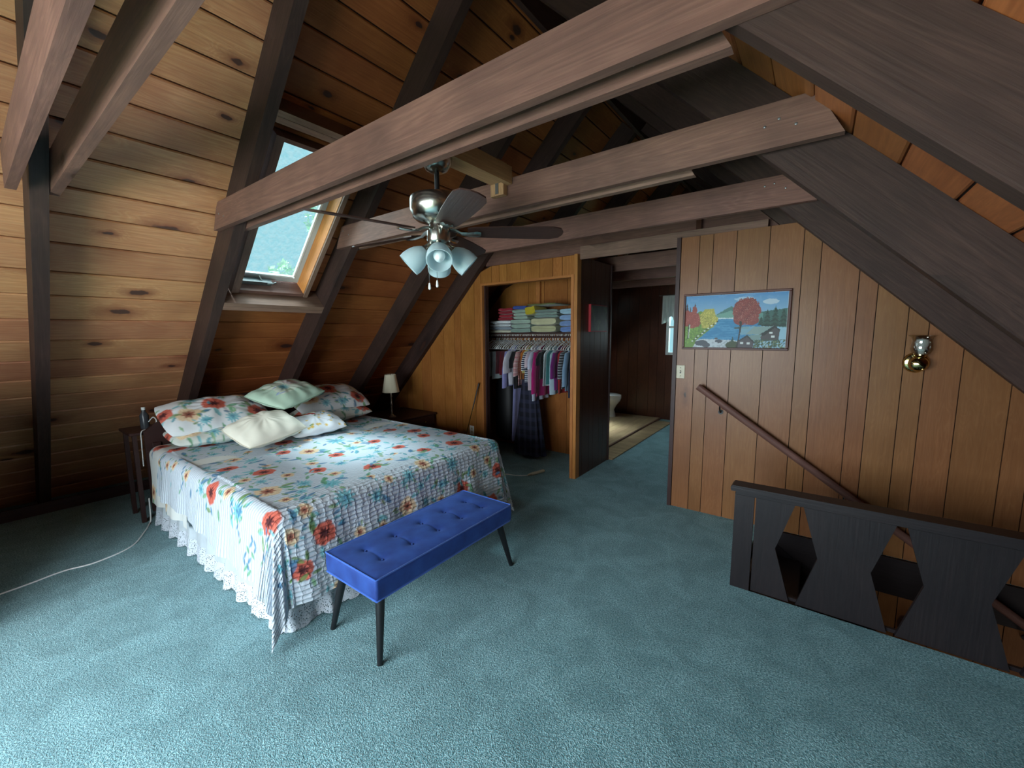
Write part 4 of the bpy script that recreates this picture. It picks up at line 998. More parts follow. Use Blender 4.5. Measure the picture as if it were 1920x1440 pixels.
o = mb.done('socket_block', M_IVORY, ec, origin=(0, 0, 0)); o.matrix_basis = wm(ec).inverted() @ frame(tuple(dd), (-dd.y, dd.x, 0), (0, 0, 1), tuple((e0+e1)/2))
o = smoothed(MB().tube([e0-dd*.03+Vector((0, 0, .013)), e0+dd*.005+Vector((0, 0, .014))], [.007, .014], 10).done('strain_relief', M_IVORY, ec))

# ---------------------------------------------------------------- ceiling fan
FX, FY, FZ = -1.645, 1.575, 2.13
fan = thing('ceiling_fan', 'five-bladed ceiling fan with brushed nickel motor and frosted tulip lights', 'ceiling fan', (FX, FY, 2.5))
T0 = Matrix.Translation((FX, FY, 0))
br = thing('fan_bracket', 'raw lumber bracket carrying the fan between two beams', 'bracket', (FX, 1.75, 2.51))
B('board', FX-.05, FX+.05, 1.372, 2.10, 2.512, 2.55, M_NEWWD, br, axes=AX_Y)
B('board', FX+.052, FX+.088, 1.372, 2.112, 2.50, 2.60, M_NEWWD, br, axes=AX_Y)
B('block', FX-.03, FX+.05, 2.03, 2.112, 2.56, 2.63, M_NEWWD, br, axes=AX_Z)
B('block', FX-.05, FX+.05, 2.075, 2.113, 2.44, 2.511, M_NEWWD, br, axes=AX_Z)
B('hanger', FX-.012, FX+.012, 2.072, 2.0745, 2.45, 2.53, M_METAL, br)
smoothed(MB().lathe([(0, 2.512), (.082, 2.511), (.082, 2.50), (.076, 2.47), (.055, 2.44), (.030, 2.428), (0, 2.428)], 40, T0).done('canopy', M_NICKEL, fan))
smoothed(MB().tube([(FX, FY, 2.43), (FX, FY, 2.30)], .0125, 16).done('downrod', M_BLACK, fan))
smoothed(MB().lathe([(0, 2.312), (.118, 2.31), (.138, 2.302), (.143, 2.29), (.143, 2.235), (.134, 2.222), (.130, 2.205), (.112, 2.19), (.06, 2.178), (.05, 2.172), (0, 2.172)], 48, T0).done('motor', M_NICKEL, fan))
smoothed(MB().lathe([(.046, 2.172), (.048, 2.155), (.048, 2.14), (.060, 2.135), (.062, 2.085), (.055, 2.072), (.03, 2.062), (0, 2.062)], 40, T0).done('switch_housing', M_NICKEL, fan))
M_BLADE = wood('walnut_blade', '#3d2a26', '#241817', '#4a332d', rough=.38, knots=0, var=.05, spec=.5)
for i in range(5):
    ang = 4.4729-i*2*PI/5; R_ = Matrix.Translation((FX, FY, FZ)) @ Matrix.Rotation(ang, 4, 'Z') @ Matrix.Rotation(math.radians(-12), 4, 'X')
    # outline of a blade in its own plane
    ol = [(.155, -.045), (.20, -.055), (.35, -.066), (.52, -.071), (.60, -.070), (.645, -.052), (.662, -.015), (.662, .015), (.645, .052), (.60, .070), (.52, .071), (.35, .066), (.20, .055), (.155, .045)]
    v = [(a, b, 0) for a, b in ol]+[(a, b, .006) for a, b in ol]; n = len(ol)
    v = [tuple(R_ @ Vector(p)) for p in v]
    m3 = R_.to_3x3()
    bl = fixn(obj('blade', v, [tuple(range(n))[::-1], tuple(range(n, 2*n))]+[(k, (k+1) % n, n+(k+1) % n, n+k) for k in range(n)], M_BLADE, fan, axes=tuple(tuple(m3.col[k]) for k in range(3))))
    ir = MB(); prof = [(.055, .020, .020), (.09, .012, .016), (.12, -.004, .014), (.16, -.010, .024), (.205, -.010, .034), (.225, -.008, .022)]
    vv = []; 
    for (x, z, hw_) in prof: vv += [(x, -hw_, z), (x, -hw_*.5, z-.007), (x, 0, z-.003), (x, hw_*.5, z-.007), (x, hw_, z), (x, 0, z+.006)]
    ff = [(a*6+k, a*6+(k+1) % 6, (a+1)*6+(k+1) % 6, (a+1)*6+k) for a in range(len(prof)-1) for k in range(6)]+[tuple(range(6))[::-1], tuple(30+k for k in range(6))]
    smoothed(fixn(obj('blade_iron', [tuple(R_ @ Vector(p)) for p in vv], ff, M_NICKEL, fan)), 35)
tg = NT('frosted_glass'); tg.b.inputs['Base Color'].default_value = (*lin('#dfeef2'), 1); tg.b.inputs['Roughness'].default_value = .25; tg.b.inputs['Subsurface Weight'].default_value = .0
tl = tg.n('ShaderNodeBsdfTranslucent'); tl.inputs[0].default_value = (*lin('#e6f4f8'), 1); mx = tg.n('ShaderNodeMixShader'); mx.inputs[0].default_value = .45
tg.l(tg.b.outputs[0], mx.inputs[1]); tg.l(tl.outputs[0], mx.inputs[2]); tg.l(mx.outputs[0], tg.t.nodes['Material Output'].inputs[0])
M_FROST = tg.m
for k in range(4):
    az = math.radians(-43.7+90*k); dirv = Vector((math.cos(az)*math.cos(math.radians(42)), math.sin(az)*math.cos(math.radians(42)), -math.sin(math.radians(42))))
    base = Vector((FX, FY, 2.062))+Vector((math.cos(az), math.sin(az), 0))*.045
    xx = dirv.cross(Vector((0, 0, 1))).normalized(); yy = dirv.cross(xx); FM = frame(tuple(xx), tuple(yy), tuple(dirv), tuple(base))
    arm = smoothed(MB().lathe([(0, -.01), (.018, -.01), (.02, .02), (.026, .028), (.026, .045), (0, .045)], 20, FM).done('light_socket', M_NICKEL, fan))
    prof = [(.026, .035), (.036, .045), (.052, .07), (.062, .10), (.066, .13), (.064, .155), (.061, .155), (.063, .13), (.059, .10), (.049, .073), (.033, .049), (.024, .040)]
    smoothed(MB().lathe(prof, 32, FM, closed=True).done('light_shade', M_FROST, fan), 60)
    smoothed(MB().lathe([(0, .045), (.013, .046), (.014, .07), (.027, .095), (.030, .115), (.022, .135), (0, .142)], 20, FM).done('bulb', plain('bulb_glass', '#eef6f8', rough=.2, noise=0), fan), 60)
for (dx, dy) in ((-.026, -.03), (.02, -.018)):
    x, y = FX+dx, FY+dy-.02; zb = 1.835+(.01 if dx > 0 else 0)
    c_ = MB().tube([(x, y, 2.07), (x, y, zb+.03)], .0012, 5).done('pull_chain', M_METAL, fan)
    smoothed(MB().lathe([(0, .034), (.004, .032), (.006, .02), (.0075, .004), (.005, -.002), (0, -.002)], 12, Matrix.Translation((x, y, zb))).done('pull_knob', M_WHITE, c_))
stk = tag(B('beam_sticker', -1.86, -1.832, 1.3238, 1.3246, 2.415, 2.452, plain('cream_paper', '#d8cfae', rough=.8, noise=.1)), 'tiny cream paper sticker on the beam beside the fan canopy', 'sticker')
st_ = MB()
for (a, b, c, d) in ((-1.855, -1.849, 2.428, 2.446), (-1.8485, -1.843, 2.436, 2.440), (-1.842, -1.838, 2.421, 2.446)): st_.box(a, b, 1.3232, 1.3238, c, d)
st_.done('print', M_TRIMD, stk)

# ================================================================ lake painting
def inpoly(X, Y, poly):
    m = np.zeros(X.shape, bool); n = len(poly)
    for i in range(n):
        x1, y1 = poly[i]; x2, y2 = poly[(i+1) % n]
        c = ((y1 > Y) != (y2 > Y)) & (X < (x2-x1)*(Y-y1)/((y2-y1) if y2 != y1 else 1e-9)+x1); m ^= c
    return m
def lake_painting():
    R = np.random.default_rng(5)
    nx, ny = 340, 190; X, Y = np.meshgrid(np.linspace(180, 1755, nx), np.linspace(180, 1010, ny), indexing='ij')
    def nz(sx, sy, s=0): 
        v = 0
        for k in range(1, 5): v = v+np.sin(X*sx*k*1.3+s+k+2.1*np.sin(Y*sy*k*.7+k*2+s))*np.sin(Y*sy*k*1.1+k*s+1.7*np.sin(X*sx*k*.9+s))/k
        return v/2
    jx, jy = X+9*nz(.06, .07), Y+9*nz(.07, .06, 2)
    c = np.ones((nx, ny, 3)); L = lambda h: np.array(lin(h))
    def put(m, colr, a=1.0): m = m.astype(float)*a; c[...] = c*(1-m[..., None])+L(colr)*m[..., None]
    t = ((Y-180)/400)[..., None]; c[...] = L('#4f93cc')*(1-np.clip(t, 0, 1))+L('#9cc8dd')*np.clip(t, 0, 1)
    put(nz(.012, .03) > .25, '#7fb0dc', .4)
    put(((X-1500)/110)**2+((Y-325)/38)**2+.3*nz(.03, .05) < 1, '#cfe0ea', .8); put(((X-1130)/150)**2+((Y-275)/34)**2+.4*nz(.03, .05, 1) < 1, '#c5dbe8', .6)
    put(inpoly(jx, jy, [(690, 500), (850, 410), (930, 375), (1000, 400), (1100, 480), (1100, 550), (690, 540)]), '#4c8078'); put(inpoly(jx, jy, [(700, 500), (930, 440), (1100, 490), (1100, 550), (690, 545)]), '#7fb5a6', .7)
    put(inpoly(jx, jy, [(1350, 470), (1755, 425), (1755, 700), (1250, 660), (1250, 500)]), '#3b6a62'); put(inpoly(jx, jy, [(1100, 500), (1400, 480), (1400, 640), (1000, 640)]), '#6ba39a', .8)
    put(inpoly(jx, jy, [(740, 560), (1100, 545), (1400, 650), (1250, 900), (380, 900), (560, 760), (700, 640)]), '#2f87b8'); put((Y > 560)*(Y < 900)*inpoly(jx, jy, [(740, 560), (1100, 545), (1250, 900), (380, 900)])*(nz(.01, .09) > .1), '#58a8d2', .55)
    put((abs(jy-553) < 8)*(X > 740)*(X < 980), '#dbe9ea', .9); put((abs(jy-700) < 14)*(X > 990)*(X < 1210), '#33524c'); put(inpoly(jx, jy, [(1100, 690), (1300, 670), (1240, 800), (1080, 800)]), '#8fb9c4', .7)
    put(inpoly(jx, jy, [(330, 880), (560, 865), (900, 880), (1100, 900), (1100, 1010), (250, 1010)]), '#c9d3da'); put((Y > 880)*(X > 330)*(X < 1060)*(nz(.03, .05, 3) > .2), '#98a3ac', .6)
    put(inpoly(jx, jy, [(180, 560), (450, 430), (740, 560), (700, 640), (560, 760), (400, 880), (330, 1010), (180, 1010)]), '#6f9440')
    put((nz(.05, .06, 1) > .1)*inpoly(jx, jy, [(180, 640), (560, 640), (420, 860), (180, 980)]), '#86b04a', .8); put((nz(.06, .05, 4) > .35)*inpoly(jx, jy, [(180, 640), (600, 640), (420, 880), (180, 1010)]), '#3f6a34', .8)
    put(inpoly(jx, jy, [(430, 500), (520, 400), (660, 400), (700, 520), (740, 560), (660, 690), (480, 700)]), '#b4ae4e'); put((nz(.07, .07, 2) > .15)*inpoly(jx, jy, [(430, 480), (660, 400), (740, 560), (660, 690), (460, 690)]), '#dcd06a', .8); put((nz(.06, .07, 5) > .4)*inpoly(jx, jy, [(430, 480), (740, 560), (600, 720), (460, 690)]), '#6b6a2e', .8)
    for k in range(16):
        s = k/15; x = 720-s*400; y = 600+s*300; put(((X-x-R.uniform(-9, 9))/16)**2+((Y-y)/9)**2 < 1, '#e6ebea' if k % 2 else '#2c3a33')
    for (x0, y0, h, w0) in ((270, 360, 120, 26), (350, 310, 170, 50), (215, 300, 150, 40)):
        for lev in range(6): yy = y0+lev*h/6; put(inpoly(jx, jy, [(x0, yy), (x0-w0*(.35+lev*.12), yy+h/4), (x0+w0*(.35+lev*.12), yy+h/4)]), '#3c3a3a' if lev % 2 else '#5c2e2c')
    for (x, y, rx, ry) in ((320, 560, 120, 130), (225, 540, 60, 130), (380, 620, 70, 60), (345, 430, 40, 80)): put(((jx-x)/rx)**2+((jy-y)/ry)**2+.25*nz(.08, .08) < 1, '#9c4338')
    put((nz(.09, .09, 3) > .3)*(((X-310)/130)**2+((Y-560)/140)**2 < 1), '#c5695a', .7)
    put(inpoly(jx, jy, [(250, 640), (275, 620), (262, 870), (235, 870)]), '#33403c'); put(inpoly(jx, jy, [(262, 640), (278, 640), (268, 850), (256, 850)]), '#cfd6c0')
    for (x, y, rx, ry) in ((480, 930, 110, 45), (760, 900, 60, 25), (560, 960, 60, 40), (715, 860, 30, 14)): put(((jx-x)/rx)**2+((jy-y)/ry)**2 < 1, '#4f5660')
    for (x0, y0, h, w0) in ((1465, 440, 230, 90), (1575, 400, 270, 100), (1690, 430, 240, 90), (1380, 540, 120, 60), (975, 830, 110, 46)):
        for lev in range(8): yy = y0+lev*h/8; put(inpoly(jx, jy, [(x0, yy-10), (x0-w0*(.2+lev*.11), yy+h/6), (x0+w0*(.2+lev*.11), yy+h/6)]), '#173a31' if lev % 2 else '#2a5446')
    put(((jx-980)/110)**2+((jy-960)/60)**2 < 1, '#3a4a2c')
    put(((jx-1160)/205)**2+((jy-450)/195)**2+.22*nz(.05, .05) < 1, '#8c3c36'); put(((jx-1080)/110)**2+((jy-560)/100)**2 < 1, '#8c3c36'); put(((jx-1240)/110)**2+((jy-590)/70)**2 < 1, '#8c3c36')
    ct = ((X-1160)/205)**2+((Y-460)/195)**2 < 1.05; put(ct*(nz(.08, .09, 2) > .25), '#b05a4c', .8); put(ct*(nz(.09, .08, 6) > .5), '#d9a38c', .6); put(ct*(nz(.07, .1, 8) > .35), '#5e2626', .7)
    put(inpoly(jx, jy, [(1065, 600), (1100, 600), (1095, 720), (1060, 1000), (1030, 1000), (1070, 760)]), '#26221f')
    put(inpoly(X, jy, [(1160, 800), (1290, 685), (1580, 680), (1500, 800)]), '#8aa5a2'); put(inpoly(X, jy, [(1380, 830), (1580, 690), (1650, 740), (1640, 880), (1400, 900)]), '#4e4a4c'); put(inpoly(X, jy, [(1350, 810), (1575, 672), (1660, 730), (1645, 745), (1580, 700), (1440, 815)]), '#222a2a')
    put(inpoly(X, jy, [(1190, 815), (1400, 800), (1370, 900), (1290, 920)]), '#7c9a98'); put(inpoly(X, jy, [(1060, 890), (1190, 820), (1295, 915), (1280, 1010), (1060, 1010)]), '#504a50'); put(inpoly(X, jy, [(1050, 895), (1190, 805), (1310, 915), (1290, 925), (1190, 835), (1060, 905)]), '#20282a')
    for (a, b) in ((1115, 925), (1215, 930), (1530, 775), (1560, 830)): put((abs(X-a) < 24)*(abs(Y-b) < 15), '#dfe6e4')
    put((X > 1290)*(Y > 870)*(nz(.06, .06, 9) > -.1), '#3d5a48'); put((X > 1300)*(Y > 890)*(nz(.08, .08, 2) > .3), '#8a9a6a', .8); put((X > 1340)*(Y > 940)*(nz(.08, .1, 5) > .5), '#a06a50', .7)
    put((Y < 196)*(nz(.05, .05) > -.4) > 0, '#dfe6e8', .7); put((X > 1735) > 0, '#d6dcda', .6)
    return c
PXc, PZc, PW, PH = -.567, 1.685, .775, .470
pt = thing('painting', 'framed painting of a lake with autumn trees and cabins, hung on the panelled wall', 'painting', (PXc, 3.80, PZc))
pc = lake_painting(); nx, ny = pc.shape[:2]
gx, gz = np.meshgrid(np.linspace(PXc-PW/2+.012, PXc+PW/2-.012, nx), np.linspace(PZc+PH/2-.012, PZc-PH/2+.012, ny), indexing='ij')
gridobj('canvas', np.stack([gx, np.full_like(gx, 3.793), gz], -1), vcol_mat('oil_paint', rough=.45, spec=.4), pt, col=pc)
MB().box(PXc-PW/2+.008, PXc+PW/2-.008, 3.794, 3.8105, PZc-PH/2+.008, PZc+PH/2-.008).done('backing_board', M_TRIMD, pt)
x0, x1, z0, z1 = PXc-PW/2, PXc+PW/2, PZc-PH/2, PZc+PH/2
M_FRM = wood('mahogany_frame', '#5a2c22', '#351a16', rough=.4, knots=0, var=.05)
MB().box(x0, x1, 3.780, 3.8108, z0, z0+.018, .003).done('frame_rail', M_FRM, pt, axes=AX_X); MB().box(x0, x1, 3.780, 3.8108, z1-.018, z1, .003).done('frame_rail', M_FRM, pt, axes=AX_X)
MB().box(x0, x0+.018, 3.780, 3.8108, z0+.0181, z1-.0181, .003).done('frame_rail', M_FRM, pt, axes=AX_Z); MB().box(x1-.018, x1, 3.780, 3.8108, z0+.0181, z1-.0181, .003).done('frame_rail', M_FRM, pt, axes=AX_Z)

# dark picture with red edges on the closet's side wall
dp = thing('picture', 'small dark picture with bright red edges on the closet side wall', 'picture', (-2.03, 4.38, 1.76))
B('board', -2.044, -2.016, 4.172, 4.60, 1.61, 1.91, plain('red_edge', '#b3202c', rough=.5, noise=.1), dp)
def dk():
    t = NT('dark_print'); tc = t.n('ShaderNodeTexCoord'); n = t.n('ShaderNodeTexNoise', Scale=7.0, Detail=5.0, Distortion=1.0); t.l(tc.outputs['Object'], n.inputs['Vector'])
    t.l(t.ramp(n.outputs[0], [(.35, lin('#141512')), (.55, lin('#2c3427')), (.75, lin('#5a5e48'))]), t.b.inputs['Base Color']); t.b.inputs['Roughness'].default_value = .4; return t.m
B('print', -2.016, -2.012, 4.182, 4.59, 1.62, 1.90, dk(), dp)

# switch, outlet, sconce
sw = thing('light_switch', 'ivory light switch on the panelled wall left of the handrail', 'switch', (-.962, 3.81, 1.25))
MB().box(-.998, -.926, 3.8045, 3.811, 1.19, 1.308, .003).done('plate', M_IVORY, sw)
B('slot', -.968, -.956, 3.8035, 3.8045, 1.236, 1.262, M_BLACK, sw)
MB().box(-.966, -.958, 3.796, 3.8035, 1.246, 1.258, .002).done('toggle', M_IVORY, sw)
for z in (1.213, 1.285): MB().lathe([(0, .002), (.0035, .001), (.004, 0)], 10, frame((1, 0, 0), (0, 0, 1), (0, -1, 0), (-.962, 3.8045, z))).done('screw', M_BRASS, sw)
ou = thing('wall_outlet', 'white wall outlet low on the closet wall behind the bed', 'outlet', (-3.56, 3.90, .345))
MB().box(-3.60, -3.525, 3.905, 3.9125, .285, .405, .003).done('plate', M_WHITE, ou)
for z in (.325, .368):
    s_ = MB().box(-3.578, -3.547, 3.9035, 3.905, z-.014, z+.014).done('socket', M_IVORY, ou)
    B('slot', -3.570, -3.567, 3.903, 3.9035, z-.006, z+.006, M_BLACK, s_); B('slot', -3.558, -3.555, 3.903, 3.9035, z-.006, z+.006, M_BLACK, s_)
sc = thing('wall_sconce', 'brass wall sconce with a clear flared glass shade under the roof slope', 'wall lamp', (.53, 3.80, 1.40))
SX, SZ = .535, 1.385
smoothed(MB().lathe([(0, .0), (.066, 0), (.068, .006), (.062, .012), (.060, .018), (.052, .022), (0, .024)], 36, frame((1, 0, 0), (0, 0, 1), (0, -1, 0), (SX, 3.8105, SZ))).done('backplate', M_BRASS, sc))
smoothed(MB().lathe([(0, .0), (.046, .0), (.05, .02), (.05, .055), (.043, .075), (.03, .085), (0, .088)], 32, frame((1, 0, 0), (0, 0, 1), (0, -1, 0), (SX+.004, 3.788, SZ-.005))).done('body', M_BRASS, sc))
smoothed(MB().lathe([(0, 0), (.022, 0), (.034, .012), (.034, .018), (0, .02)], 24, Matrix.Translation((SX+.01, 3.742, SZ+.04))).done('cup', M_BRASS, sc))
prof = [(.030, .055), (.046, .065), (.056, .09), (.052, .12), (.047, .145), (.055, .168), (.070, .182)]
smoothed(MB().lathe(prof+[(r-.002, z) for r, z in prof[::-1]], 36, Matrix.Translation((SX+.01, 3.742, SZ)), closed=True).done('glass_shade', glass_thin('clear_shade', (.95, .96, .95), .82, .03), sc))
smoothed(MB().lathe([(0, .06), (.014, .06), (.016, .08), (.030, .11), (.036, .135), (.028, .155), (0, .163)], 24, Matrix.Translation((SX+.01, 3.742, SZ))).done('bulb', plain('white_bulb', '#dfe2df', rough=.25, noise=0), sc))
# stick leaning in the corner by the closet
wk = thing('walking_stick', 'thin stick with black grip leaning on the closet wall beside the doorway', 'stick', (-3.53, 3.80, 0))
a_, b_ = Vector((-3.60, 3.72, .0)), Vector((-3.405, 3.885, .985)); dd = b_-a_
smoothed(MB().tube([a_, a_+dd*.66], .006, 10).done('shaft', M_BRASS, wk)); smoothed(MB().tube([a_+dd*.66, a_+dd*.99], [.007, .010], 12).done('grip', M_BLACK, wk)); smoothed(MB().tube([a_+dd*.985, b_], [.012, .008], 12).done('tip', M_BRASS, wk))

# ================================================================ closet contents
def folded(name, label, x0, x1, z0, z1, colr, layers=3, y0=4.24, y1=4.60, seed=0, lean=0, group='folded clothes on the closet shelf', cat='folded clothes', puff=.012):
    """one pile: each folded piece in it is its own object"""
    R = np.random.default_rng(seed); h = (z1-z0)/layers
    cl = colr if isinstance(colr[0], (list, tuple)) else [colr]*layers
    for k in range(layers):
        c, nm = cl[k % len(cl)] if isinstance(cl[0], (list, tuple)) else (cl[0], cl[1])
        ax, bx = x0+R.uniform(-.012, .012)+lean*k, x1+R.uniform(-.012, .012)+lean*k
        nu, nv = 44, 16; prof = []
        za, zb = z0+k*h+.0005, z0+(k+1)*h-.0005; cz, hz = (za+zb)/2, (zb-za)/2; cx, hx = (ax+bx)/2, (bx-ax)/2
        for t in np.linspace(0, 2*PI, nu, endpoint=False):
            ct, st = math.cos(t), math.sin(t); prof.append((cx+hx*math.copysign(abs(ct)**.32, ct), cz+hz*math.copysign(abs(st)**.5, st)))
        prof = np.array(prof); P = np.zeros((nu, nv, 3))
        for j, v in enumerate(np.linspace(0, 1, nv)):
            sc_ = [.80, .93, 1][j] if j < 3 else ([1, .93, .80][j-nv+3] if j > nv-4 else 1)
            wob = puff*(np.sin(prof[:, 0]*40+k+v*3)*.5+np.sin(prof[:, 0]*83+seed+2*k+v*5)*.4+.5*np.sin(prof[:,0]*19+seed*2))*.6
            P[:, j, 0] = cx+(prof[:, 0]-cx)*(.97+.03*sc_); P[:, j, 2] = np.clip(cz+(prof[:, 1]-cz)*sc_+wob*sc_*.5, za-.0, None); P[:, j, 1] = y0+(y1-y0)*v-(.008*np.sin(prof[:, 1]*60+k) if j < 3 else 0)
        V, Fq = gridmesh(P, True); nV = len(V); V = V.tolist(); F2 = Fq.tolist()
        F2 += [[i*nv for i in range(nu)][::-1], [i*nv+nv-1 for i in range(nu)]]
        o = smoothed(fixn(obj(name, V, F2, fab(c), None)), 60)
        # the fold line along the front edge
        m = MB(); yy = y0-.002
        m.tube([(ax+.02, yy, cz-hz*.15), (cx, yy-.006, cz+hz*.1), (bx-.02, yy, cz)], .0035, 5); m.done('fold', fab(c), o)
        pos = ('topmost' if k == layers-1 else 'bottom' if k == 0 else ['second', 'third', 'fourth'][k-1]+' up') if layers > 1 else ''
        tag(o, (label % nm if '%s' in label else label)+((', '+pos) if pos else ''), cat, group)
_f = {}
def fab(c):
    if c not in _f: _f[c] = fabric('cloth_'+c.strip('#'), c, fold=14)
    return _f[c]
SHZ = 1.607
folded('folded_shirt', 'white and grey folded shirt at the left end of the closet shelf', -3.50, -3.16, SHZ, SHZ+.155, [('#cfcdb8', ''), ('#8f9aa6', ''), ('#c9ced2', ''), ('#dfe2e6', '')], 4, seed=1)
folded('folded_shirt', 'red folded shirt on top of the white pile', -3.36, -3.13, SHZ+.157, SHZ+.315, [('#96202f', ''), ('#a82536', ''), ('#8a1c2a', ''), ('#9f2233', '')], 4, seed=2)
folded('folded_towel', 'large pale green folded towel in the middle of the shelf', -3.155, -2.86, SHZ, SHZ+.165, [('#8fa79c', ''), ('#9db3a6', ''), ('#a5b9ab', '')], 3, seed=3)
folded('folded_towel', 'thin sage folded towel above the large green towels', -3.125, -2.90, SHZ+.167, SHZ+.285, [('#9fb3a5', ''), ('#a9beb0', ''), ('#93ab9e', '')], 3, seed=4, lean=-.006)
folded('folded_shirt', 'royal blue folded shirt on top of the sage towels', -3.13, -2.93, SHZ+.287, SHZ+.335, [('#3d55a0', '')], 1, seed=5)
folded('folded_bedspread', 'cream folded bedspread right of the green towels', -2.85, -2.50, SHZ, SHZ+.175, [('#b5b48f', ''), ('#c7c4a0', '')], 2, seed=6)
folded('folded_shirt', 'grey green folded sweater above the cream bedspread', -2.80, -2.48, SHZ+.177, SHZ+.275, [('#7e938c', ''), ('#8ba198', ''), ('#778a84', '')], 3, seed=7)
folded('folded_scarf', 'yellow patterned cloth slipping down between the blue shirt and grey sweaters', -2.925, -2.80, SHZ+.215, SHZ+.325, [('#c2ae2e', '')], 1, y0=4.225, y1=4.5, seed=8, puff=.03)
folded('folded_towel', 'blue folded towel at the right end of the closet shelf', -2.45, -2.13, SHZ, SHZ+.275, [('#6f8cc4', ''), ('#7d99c9', ''), ('#8aa8d0', ''), ('#9fc0d2', '')], 4, seed=9)
folded('folded_blanket', 'olive throw lying across the tops of the piles', -2.92, -2.50, SHZ+.328, SHZ+.350, [('#6e7040', '')], 1, seed=10)

# hangers
RODZ, RODY = 1.553, 4.36
def hanger_mesh():
    mb = MB(); hk = []
    for t in np.linspace(-.35*PI, 1.0*PI, 12): hk.append((0, .022*math.cos(t), .022*math.sin(t)-.004))
    pts = hk[::-1]
    pts = [(0, p[1], p[2]) for p in pts][::-1]
    mb.tube([(0, 0, -.065), (0, .004, -.045), (0, .016, -.03)]+[(0, .0225*math.cos(t), .0225*math.sin(t)-.005) for t in np.linspace(-.25*PI, 1.05*PI, 9)], .0032, 5)
    mb.tube([(0, 0, -.062), (0, -.05, -.082), (0, -.14, -.118), (0, -.195, -.148), (0, -.205, -.165), (0, -.19, -.172), (0, 0, -.172), (0, .19, -.172), (0, .205, -.165), (0, .195, -.148), (0, .14, -.118), (0, .05, -.082), (0, 0, -.062)], .0042, 5)
    me = bpy.data.meshes.new('hanger'); me.from_pydata(mb.v, [], mb.f); me.polygons.foreach_set('use_smooth', [True]*len(me.polygons)); me.materials.append(M_WHITE); me.update(); return me
HM = hanger_mesh(); hx = -3.565; k = 0; HANG = []
while hx < -2.14:
    o = link('clothes_hanger', HM, None, Matrix.Translation((hx, RODY, RODZ+.0185)) @ Matrix.Rotation(random.uniform(-.13, .13), 4, 'Z'))
    tag(o, 'bare white hanger between the clothes on the closet rod', 'hanger', 'white hangers on the closet rod'); HANG.append(o)
    hx += .027 if not (-3.08 < hx < -3.04) else .045; k += 1
# garments: shoulders on a hanger, seen nearly edge-on
def garment(name, label, x, L, colr, w=.19, th=.017, sleeve=0, slcol=None, stripe=None, flare=0.0, top=1.445, kind='shirt', seed=0, drop=None, slw=.07):
    R = np.random.default_rng(seed+50); root = thing(name, label, kind, (x, RODY, top-L), 'clothes hanging in the closet')
    mt = fab(colr) if stripe is None else fabric('striped', colr, stripe=stripe, fold=10)
    nu, nz_ = 40, 26; P = np.zeros((nu, nz_, 3))
    for j, t in enumerate(np.linspace(0, 1, nz_)):
        z = top-t*L
        if kind in ('skirt', 'trousers'): hw_ = w*(1+flare*t); sh = 0
        else:
            s = min(1, (t*L)/.10); hw_ = (.045+(w-.045)*s)*(1+flare*t)
        for i, a in enumerate(np.linspace(0, 2*PI, nu, endpoint=False)):
            yy = hw_*math.copysign(abs(math.cos(a))**.8, math.cos(a)); f = math.sin(a)
            xx = th*f*(.35+.65*min(1, t*5))+(.004+.012*t)*math.sin(yy*34+seed+t*1.5+R.uniform(-.1, .1))*min(1, t*3)
            P[i, j] = (x+xx, RODY+yy, z)
    V, Fq = gridmesh(P, True); F2 = Fq.tolist()+[[i*nz_ for i in range(nu)][::-1], [i*nz_+nz_-1 for i in range(nu)]]
    o = smoothed(fixn(obj('body' if kind not in ('skirt', 'trousers') else 'cloth', V.tolist(), F2, mt, root, origin=(x, RODY, top))), 70)
    if sleeve:
        sm = mt if slcol is None else fab(slcol)
        for sg in (-1, 1):
            p0 = Vector((x, RODY+sg*(w-.04), top-.07)); p1 = Vector((x+.005, RODY+sg*(w+.03), top-.07-sleeve*.5)); p2 = Vector((x+.012, RODY+sg*(w+.045), top-.07-sleeve))
            mb = MB(); n = 14; rings = []
            for (p, rx, ry) in ((p0, .018, .06), ((p0+p1)/2, .022, slw*.8), (p1, .022, slw*.75), (p2, .024, slw*.7)):
                rings.append([(p.x+rx*math.cos(q), p.y+ry*math.sin(q), p.z+.01*math.sin(q)) for q in np.linspace(0, 2*PI, n, endpoint=False)])
            loft(rings, sm, 'sleeve', root)
    return root
